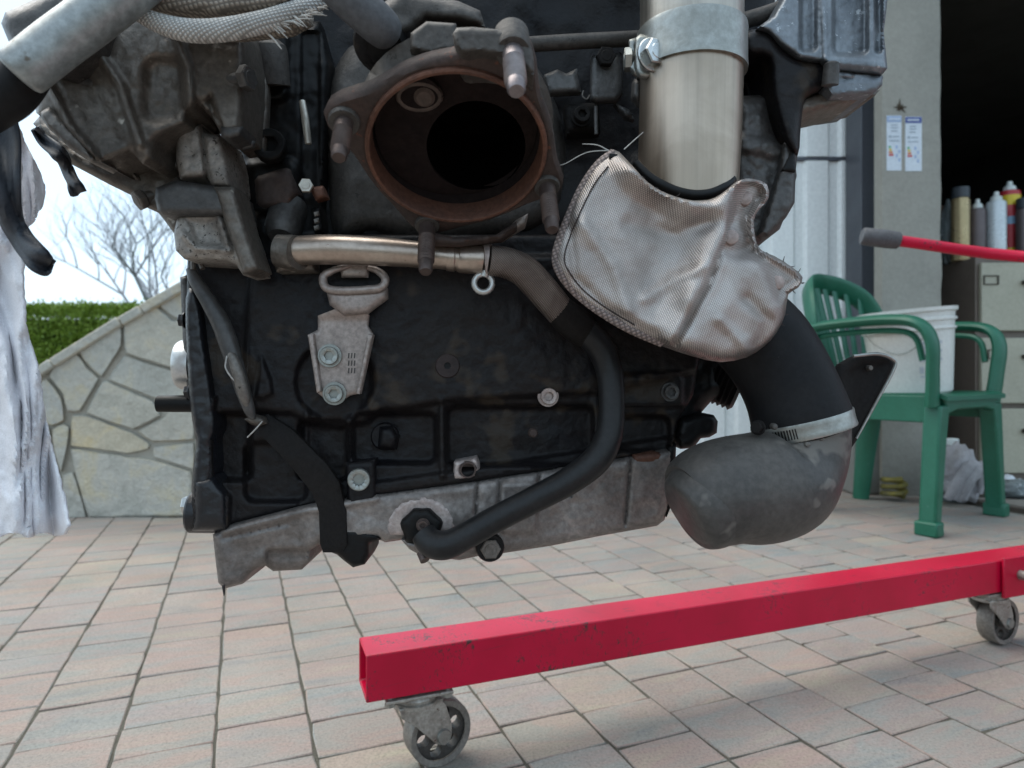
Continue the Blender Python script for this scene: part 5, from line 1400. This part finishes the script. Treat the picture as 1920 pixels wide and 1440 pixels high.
# --- big stainless pipe with clamp, right of the flange
PY = .635
def pipe_pt(px, py, y=PY): return P(px, py, y)
tube('charge_pipe', [pipe_pt(1296, -120), pipe_pt(1296, 0), pipe_pt(1295, 160), pipe_pt(1291, 300), pipe_pt(1286, 420), pipe_pt(1286, 470)], [.0480, .0480, .0478, .0472, .0455, .045], MT['stainless'], en, 56, 4)
def band(name, cx, y0, y1, r0, r1, mat, par, tilt=0):
    c0_, c1_ = pipe_pt(cx, y1), pipe_pt(cx, y0)
    hgt = (c1_ - c0_).length
    return lathe(name, [(r0, 0), (r1, 0), (r1 + .0004, hgt * .08), (r1, hgt * .2), (r1, hgt * .8), (r1 + .0004, hgt * .92), (r1, hgt), (r0, hgt)], c0_, tuple((c1_ - c0_) + Vector((tilt, 0, 0))), mat, par, 56)
cl = band('pipe_clamp', 1296, 62, 141, .0475, .0512, MT['zinc'], en)
relief('clamp_lug', [(1193, 70), (1212, 66), (1245, 72), (1252, 100), (1250, 142), (1225, 146), (1202, 144), (1194, 130)], .098, .004, MT['zinc'], en, .002, 6, 6, None, 0, 30, smoothn=2)
relief('clamp_lug', [(1180, 74), (1194, 70), (1200, 142), (1190, 140), (1181, 128)], .088, .004, MT['zinc'], en, .002, 5, 5)
hex_bolt('clamp_bolt', E(1224, 103, .105), tuple(EN + Vector((.25, 0, 0))), .0118, MT['zinc_bright'], en, True)
hex_bolt('clamp_nut', E(1186, 112, .084), (-1, .1, 0), .010, MT['zinc'], en, False)
relief('clamp_skirt', [(1188, 148), (1250, 146), (1236, 160), (1206, 166), (1200, 196), (1186, 180)], .070, .01, MT['alu_dark'], en, .006, 12, 6)
etube('thin_pipe', [(985, 84, .02, 14), (1080, 78, .02, 14), (1200, 72, .02, 14), (1300, 66, .01, 14), (1392, 40, .01, 15), (1460, 18, .02, 15), (1560, -24, .03, 15)], MT['iron_grey'], en, 18, 5)
# brackets in the gap between flange and pipe
relief('gap_bracket', [(1108, 104), (1166, 98), (1168, 176), (1158, 190), (1120, 192), (1107, 186)], .015, .006, MT['alu_dark'], en, .004, 6, 6)
hex_bolt('gap_bolt', E(1134, 110, .022), tuple(EN), .0095, MT['dark_bar'], en, False)
relief('gap_plate', [(1020, 140), (1045, 130), (1062, 138), (1082, 128), (1090, 172), (1030, 175)], .005, .01, MT['alu_dark'], en, .003, 6, 6)
socket_bolt('gap_plug', E(1090, 217, .012), tuple(EN), .0085, MT['dark_bar'], en, True)
relief('gap_base', [(1058, 196), (1122, 192), (1126, 246), (1064, 250)], -.005, .02, MT['dark_bar'], en, .006, 10, 6)
etube('gap_pin', [(1117, 200, .02, 4), (1118, 252, .02, 4)], MT['alu_dark'], en, 10, 1)
etube('gap_ring', [(1094, 170, .02, 1.5), (1092, 180, .02, 1.5), (1100, 186, .02, 1.5), (1106, 178, .02, 1.5)], MT['alu'], en, 6, 3)
relief('gap_tip', [(1152, 192), (1180, 206), (1190, 224), (1172, 218)], .01, .01, MT['alu_dark'], en, .003, 5, 5)

# --- gearbox-side castings at the upper right
rib = [(1420, 52), (1450, 30), (1500, -60), (1670, -60), (1662, 20), (1657, 60), (1664, 128), (1654, 140), (1560, 132), (1548, 118), (1500, 110), (1462, 82), (1440, 60)]
relief('ribbed_casting', rib, .060, .10, MT['alu_blue'], en, .008, 9, 4,
       lambda A: -.012 * sbox(A, 1562, 1626, -80, 102, 12, 10) - .010 * sbox(A, 1640, 1654, -80, 100, 5, 8) - .008 * sbox(A, 1500, 1530, -80, 96, 8, 10) + .004 * sline(A, [(1542, -60), (1548, 118)], 5, 8) + .003 * sline(A, [(1550, 112), (1660, 122)], 8, 8), .0008, 10)
relief('casting_lip', [(1548, 118), (1560, 130), (1656, 142), (1654, 160), (1640, 174), (1600, 180), (1560, 182), (1546, 166)], .058, .08, MT['alu_blue'], en, .006, 8, 6, lambda A: -.003 * sline(A, [(1560, 146), (1656, 150)], 1.5, 4), .001, 12)
lathe('casting_stub', [(.003, .022), (.0045, .022), (.0075, .02), (.008, .0), (.003, .0)], E(1556, 160, .07), (.0, -.2, 1), MT['alu_dark'], en, 18)
relief('casting_underside', [(1500, 188), (1546, 170), (1640, 172), (1650, 168), (1640, 180), (1500, 212), (1490, 200)], .044, .06, MT['alu_brown'], en, .004, 6, 6, None, .001, 14)
relief('mount_horn', [(1398, 60), (1444, 58), (1470, 92), (1505, 112), (1550, 120), (1546, 164), (1512, 184), (1502, 230), (1496, 290), (1470, 262), (1448, 180), (1440, 110), (1400, 100)], .050, .07, MT['block'], en, .012, 18, 5, None, .001, 30, smoothn=3)
relief('gearbox_side', [(1380, 180), (1440, 178), (1458, 240), (1488, 285), (1494, 330), (1478, 390), (1462, 430), (1430, 455), (1412, 470), (1370, 420), (1376, 300)], .020, .08, MT['alu_dark'], en, .018, 30, 5, lambda A: .006 * sline(A, [(1392, 270), (1460, 280)], 14, 20), .0022, 12)
relief('gearbox_arm', [(1470, 255), (1496, 288), (1492, 320), (1490, 380), (1474, 408), (1440, 446), (1424, 440), (1448, 360), (1460, 320)], .044, .05, MT['alu_dark'], en, .008, 10, 6, None, .002, 18)
relief('recess_shade_plate', [(1466, 320), (1490, 272), (1492, 322)], .0535, .006, MT['black_plastic'], en, .001, 3, 5)  # dark plate on the surface; a recess's shade put into its colour

# --- woven heat shield, folded round the pipe end
slv = [(1150, 280), (1172, 296), (1192, 318), (1215, 342), (1240, 358), (1268, 369), (1298, 376), (1328, 375), (1352, 364), (1370, 350), (1386, 338), (1412, 335), (1438, 346), (1441, 372), (1424, 392), (1414, 412), (1416, 444), (1426, 468), (1452, 480), (1484, 500), (1505, 520), (1496, 540), (1478, 552), (1472, 590), (1456, 624), (1432, 650), (1400, 670), (1352, 679), (1300, 668), (1240, 648), (1180, 622), (1122, 588), (1074, 552), (1046, 516), (1036, 486), (1044, 448), (1062, 402), (1088, 346), (1120, 302)]
slvs = smooth_poly(slv, 2)
def slv_relief(A):
    x, y = A[:, 0], A[:, 1]
    h = np.zeros(len(A))
    cl_ = [(1386, 366), (1368, 436), (1326, 538), (1266, 646)]
    sd_ = seg_dist(A, cl_, False)
    xs = np.interp(y, [c[1] for c in cl_], [c[0] for c in cl_])
    sg = np.where(x > xs, 1.0, -1.0)
    fade = np.clip((y - 350) / 60, 0, 1)
    h += fade * (.016 * np.exp(-sd_ / 40) - .014 * np.exp(-(sd_ / 6.5) ** 2) - .007 * (sg > 0) * np.clip(1 - sd_ / 90, 0, 1) * np.clip(sd_ / 10, 0, 1))
    h += .006 * np.exp(-(seg_dist(A, [(1352, 400), (1328, 470), (1290, 560)], False) / 24) ** 2)
    h += .005 * np.exp(-(seg_dist(A, [(1392, 520), (1350, 580), (1300, 640)], False) / 26) ** 2)
    h -= .008 * np.exp(-(seg_dist(A, [(1226, 378), (1250, 460), (1230, 520)], False) / 40) ** 2)
    for ln, hh, ww in (([(1092, 420), (1150, 500), (1176, 580)], .004, 13), ([(1180, 420), (1270, 440), (1330, 420)], -.004, 16), ([(1210, 560), (1270, 520), (1320, 500)], .004, 12), ([(1400, 560), (1440, 600), (1420, 650)], -.005, 12), ([(1350, 600), (1390, 640), (1400, 668)], .004, 10)):
        h += hh * np.exp(-(seg_dist(A, ln, False) / ww) ** 2)
    h -= .010 * np.exp(-(seg_dist(A, [(1372, 470), (1420, 476)], False) / 14) ** 2)
    h -= .024 * spoly(A, [(1388, 330), (1450, 330), (1450, 470), (1392, 470), (1372, 420)], 40)
    h -= .016 * spoly(A, [(1420, 470), (1510, 500), (1510, 560), (1460, 560)], 30)
    h -= .004 * np.exp(-(seg_dist(A, [(1068, 420), (1078, 520), (1140, 578), (1230, 630)], False) / 9) ** 2)
    return h
dlt = .118
V, T = fill(slvs, 5.5)
A = np.array(V); dist = seg_dist(A, slvs); t = np.clip(dist / 34, 0, 1)
hg = dlt + .008 + .020 * np.sqrt(np.clip(1 - (1 - t) ** 2, 0, 1)) + slv_relief(A) * np.clip(dist / 14, 0, 1)
# keep the collar open in front of the pipe: the upper edge stands forward
near = np.clip(1 - seg_dist(A, [(1190, 316), (1240, 358), (1298, 376), (1352, 364), (1384, 340)], False) / 50, 0, 1)
hg = hg + .030 * near * np.clip(1 - dist / 60, 0, 1)
hg = hg + np.array([.003 * noise.noise(Vector((x / 55, y / 55, 4))) + .0005 * noise.noise(Vector((x / 14, y / 14, 9))) for x, y in V])
dm = {k: float(q) for k, q in zip(V, hg)}
sle = sheet('heat_shield_sleeve', V, T, lambda x, y: E(x, y, dm[(x, y)]), tuple(-EN * .0022), MT['sleeve'], en, 70)
tag(sle, 'grey woven metallic heat shield sleeve riveted round the pipe')
etube('collar_gap_shade', [(1192, 306, .118, 8), (1216, 331, .124, 9), (1242, 348, .128, 10), (1270, 360, .130, 10), (1300, 366, .130, 10), (1330, 364, .130, 10), (1354, 352, .126, 9), (1374, 336, .118, 8)], MT['black_plastic'], en, 12, 4)  # dark gap between pipe and cloth, its shade drawn as a black tube
# back half of the sleeve
relief('sleeve_back', [(1100, 330), (1150, 290), (1240, 350), (1290, 500), (1420, 560), (1440, 640), (1350, 670), (1200, 625), (1080, 550), (1050, 490)], .02, .05, MT['seam'], en, .05, 60, 10)
# stitched binding along the outer edge, stitches, rivets
ed = [(1150, 284), (1122, 306), (1092, 348), (1066, 404), (1048, 450), (1041, 486), (1052, 516), (1080, 550), (1126, 586), (1182, 619), (1242, 645)]
def near_d(px, py):
    i = int(np.argmin((A[:, 0] - px) ** 2 + (A[:, 1] - py) ** 2)); return float(hg[i])
etube('sleeve_binding', [(x, y, near_d(x, y) + .000, 8) for x, y in ed], MT['seam'], en, 10, 6, sx=.5)
st_ = [(1140, 312), (1114, 346), (1088, 398), (1068, 446), (1058, 486), (1070, 514), (1096, 546), (1140, 580), (1190, 610)]
cat = catmull([Vector((*q, 0)) for q in st_], 5)
etube('stitching', [(q.x, q.y, near_d(q.x, q.y) + .0006, 1.5) for q in cat], MT['dark_thread'], en, 6, 2)
for q in ((1396, 372), (1371, 445), (1457, 530)):
    lathe('rivet', [(.0005, .0026), (.004, .0023), (.0062, .0012), (.0068, -.001), (.0068, -.004)], E(q[0], q[1], near_d(*q) + .0008), tuple(EN + Vector((-.1, 0, .1))), MT['rivet'], en, 20)
box_hole = E(1150, 292, near_d(1150, 292) + .0012)
relief('eyelet', [(1143, 288), (1158, 289), (1157, 298), (1142, 297)], near_d(1150, 292) + .0006, .002, MT['black_plastic'], en, .0004, 2, 4)
for pts in (((1140, 282, 1.3), (1120, 272, 1.1), (1092, 270, .8)), ((1142, 282, 1.2), (1100, 286, 1.0), (1062, 306, .8), (1050, 310, .6)), ((1170, 280, 1.2), (1190, 262, 1.0), (1206, 248, .7))):
    etube('loose_thread', [(a, b, .12, r) for a, b, r in pts], MT['thread'], en, 5, 4)
rf_ = random.Random(4)
for k in range(46):
    i = rf_.randrange(len(slvs)); x, y = slvs[i]
    if not (x > 1410 or y < 390): continue
    a = rf_.uniform(0, 6.28); L = rf_.uniform(4, 10)
    d_ = near_d(x, y)
    etube('edge_fibre', [(x, y, d_, 1.0), (x + L * .5 * math.cos(a), y + L * .5 * math.sin(a), d_, .9), (x + L * math.cos(a), y + L * math.sin(a) - 1, d_, .5)], MT['dark_thread'], en, 4, 1)

# --- rubber elbow, band clamp, plastic elbow and tab
def ptube(name, q, mat, par, **k):
    """q: (px, py, Y, radius px)"""
    return tube(name, [P(a, b, y) for a, b, y, r in q], [r / F * y for a, b, y, r in q], mat, par, **k)
ptube('rubber_elbow', [(1345, 560, .665, 80), (1385, 600, .66, 84), (1428, 640, .655, 86), (1462, 690, .65, 85), (1486, 740, .645, 86), (1502, 788, .64, 90), (1506, 803, .64, 90)], MT['rubber_matte'], en, seg=40, n=6)
ax_ = (P(1486, 740, .645) - P(1506, 803, .64)).normalized() + Vector((0, -.10, 0))
cc = P(1505, 799, .64); rr_ = 91 / F * .64
bl = lathe('hose_band', [(rr_ * .96, -.0078), (rr_ * 1.008, -.0078), (rr_ * 1.016, -.0064), (rr_ * 1.008, -.003), (rr_ * 1.008, .003), (rr_ * 1.016, .0064), (rr_ * 1.008, .0078), (rr_ * .96, .0078)], cc, tuple(ax_), MT['zinc'], en, 64)
bx2, by2, bz2 = frame(ax_)
def band_at(px): # angle on the band that shows at this column
    best = None
    for i in range(2880):
        a = math.radians(i / 8); q = cc + (bx2 * math.cos(a) + by2 * math.sin(a)) * rr_ * 1.01
        if q.y < cc.y + .005:
            d = abs(HX + q.x / q.y * F - px)
            if best is None or d < best[0]: best = (d, a)
    return best[1]
for k in range(12):
    a = band_at(1436 + k * 5.2)
    c_ = cc + (bx2 * math.cos(a) + by2 * math.sin(a)) * (rr_ * 1.010)
    rad = (bx2 * math.cos(a) + by2 * math.sin(a)); tn = bz2.cross(rad)
    v = [c_ + rad * p + tn * q + bz2 * s for p in (-.0008, .0012) for q in (-.0004, .0004) for s in (-.0046, .0046)]
    mk('band_slot', v, [(0, 1, 3, 2), (4, 6, 7, 5), (0, 4, 5, 1), (2, 3, 7, 6), (0, 2, 6, 4), (1, 5, 7, 3)], MT['dark_bar'], bl, smooth=False)
a = band_at(1424)
hex_bolt('band_screw', P(1421, 802, .600), (-.7, -.7, .1), .0052, MT['dark_bar'], en, True)
ptube('plastic_elbow', [(1502, 792, .640, 85), (1502, 828, .640, 85), (1492, 868, .636, 88), (1466, 902, .628, 99), (1424, 914, .620, 104), (1374, 918, .614, 100), (1336, 928, .610, 97), (1308, 940, .606, 90), (1294, 947, .604, 80)], MT['plastic'], en, seg=48, n=7)
ptube('elbow_rim', [(1318, 946, .603, 86), (1304, 953, .600, 82), (1292, 959, .598, 74), (1284, 964, .597, 60)], MT['plastic'], en, seg=40, n=5)
tabp = [(1566, 700), (1588, 676), (1610, 666), (1645, 660), (1672, 668), (1679, 678), (1674, 700), (1640, 762), (1606, 826), (1588, 842), (1576, 790)]
relief('hanger_tab', tabp, .02, .008, MT['dark_bar'], en, .003, 6, 7, lambda A: -.004 * spoly(A, [(1590, 700), (1610, 682), (1660, 680), (1655, 700), (1600, 800)], 10), 0, 30, smoothn=2)
etube('tab_rim', [(1600, 668, .028, 3), (1645, 664, .028, 3.5), (1674, 674, .028, 3.5), (1676, 692, .028, 3), (1642, 756, .026, 2.6), (1606, 822, .024, 2.2)], MT['zinc'], en, 8, 5)
lathe('tab_stud', [(.0008, .0014), (.0024, .0012), (.003, 0), (.003, -.004)], E(1632, 690, .026), tuple(EN), MT['alu'], en, 14)
for q in ((1513, 833), (1540, 821), (1452, 800)):
    lathe('elbow_pip', [(.0005, .003), (.0022, .0024), (.003, 0), (.003, -.004)], P(q[0], q[1], .598 - .0), (0, -1, 0), MT['plastic'], en, 14)

# engine scaled about the camera: nearer and smaller, image unchanged; location precomputed for that
en.scale = (.8, .8, .8)
en.location = (-.0641, .6163, .3324)

# ------------------------------------------------------------------ rags and torn straps at the left
def cloth(name, rows, Y, mat, label, cat_, amp, seedz, thick=.0016, nu=26, fold=5.0):
    """rows: (py, left px, right px); folds run down the cloth"""
    v, f = [], []
    NV = 200
    ys = [r[0] for r in rows]
    for j in range(NV + 1):
        py = ys[0] + (ys[-1] - ys[0]) * j / NV
        l_ = np.interp(py, ys, [r[1] for r in rows]); r_ = np.interp(py, ys, [r[2] for r in rows])
        for i in range(nu + 1):
            s = i / nu
            px = l_ + (r_ - l_) * s + (2.5 * noise.noise(Vector((py / 14, s * 2, seedz))) if 0 < i else 0) * (1 if i in (0, nu) else .5)
            yy = py + (9 * noise.noise(Vector((s * 9, seedz, 2))) if j == NV else 0)
            q_ = Vector((px / 60, py / 210, seedz))
            wob = noise.noise(q_)
            rd = lambda f_, g_, k_: 1 - abs(noise.noise(Vector((px / f_ + 1.3 * wob, py / g_ + .8 * wob, seedz + k_)))) * 2
            y = Y + amp * (.9 * wob - .75 * rd(40, 330, 3) - .22 * rd(24, 90, 9) - .05 * rd(13, 24, 14))
            v.append(P(px, yy, y))
    for j in range(NV):
        for i in range(nu):
            a = j * (nu + 1) + i; f.append((a, a + 1, a + nu + 2, a + nu + 1))
    o = mk(name, v, f, mat, None, angle=80)
    sol = o.modifiers.new('solid', 'SOLIDIFY'); sol.thickness = thick; sol.offset = 0
    return tag(o, label, cat_)
cloth('hanging_rag', [(150, -60, 10), (220, -80, 26), (280, -92, 34), (310, -96, 40), (430, -100, 42), (560, -104, 45), (620, -108, 50), (690, -112, 72), (780, -116, 84), (870, -120, 104), (940, -124, 124), (985, -126, 131), (1002, -124, 122)], .44, MT['rag'], 'long grubby white rag hanging down the left edge of the picture', 'rag', .017, 1, nu=70)
cloth('torn_rag', [(236, 18, 34), (280, 22, 52), (310, 26, 68), (345, 28, 84), (370, 30, 83), (395, 32, 74), (420, 34, 58), (436, 36, 46)], .46, MT['rag'], 'small torn flap of white cloth behind the dark strap', 'rag', .010, 6, nu=24, fold=2)
def strap(name, pts, Y, label):
    v, f = [], []
    c = catmull([Vector((a, b, w_)) for a, b, w_ in pts], 6)
    for i, q in enumerate(c):
        t_ = (c[min(i + 1, len(c) - 1)] - c[max(i - 1, 0)]); t_.z = 0; t_.normalize()
        nx, ny = -t_.y, t_.x
        for k in range(7):
            s = k / 6 - .5
            jit = (5 * noise.noise(Vector((k * 1.7, Y, 3))) if i == len(c) - 1 else 0)
            v.append(P(q.x + nx * s * q.z + t_.x * jit, q.y + ny * s * q.z + t_.y * jit, Y + .006 * math.sin(i * .35) + .004 * math.sin(s * 6 + i * .2)))
    for i in range(len(c) - 1):
        for k in range(6):
            a = i * 7 + k; f.append((a, a + 1, a + 8, a + 7))
    o = mk(name, v, f, MT['strap'], None, angle=80)
    sol = o.modifiers.new('solid', 'SOLIDIFY'); sol.thickness = .002; sol.offset = 0
    return tag(o, label, 'strap')
strap('torn_strap', [(-10, 190, 70), (6, 260, 62), (8, 330, 56), (18, 400, 44), (40, 445, 40), (62, 476, 46), (84, 496, 40), (96, 502, 26)], .405, 'dark frayed strap dangling in front of the white rag')
strap('torn_tape', [(66, 240, 14), (84, 264, 22), (106, 284, 26), (120, 300, 22), (130, 325, 20), (138, 345, 24), (148, 362, 30)], .475, 'short torn black tape hanging below the left casting')
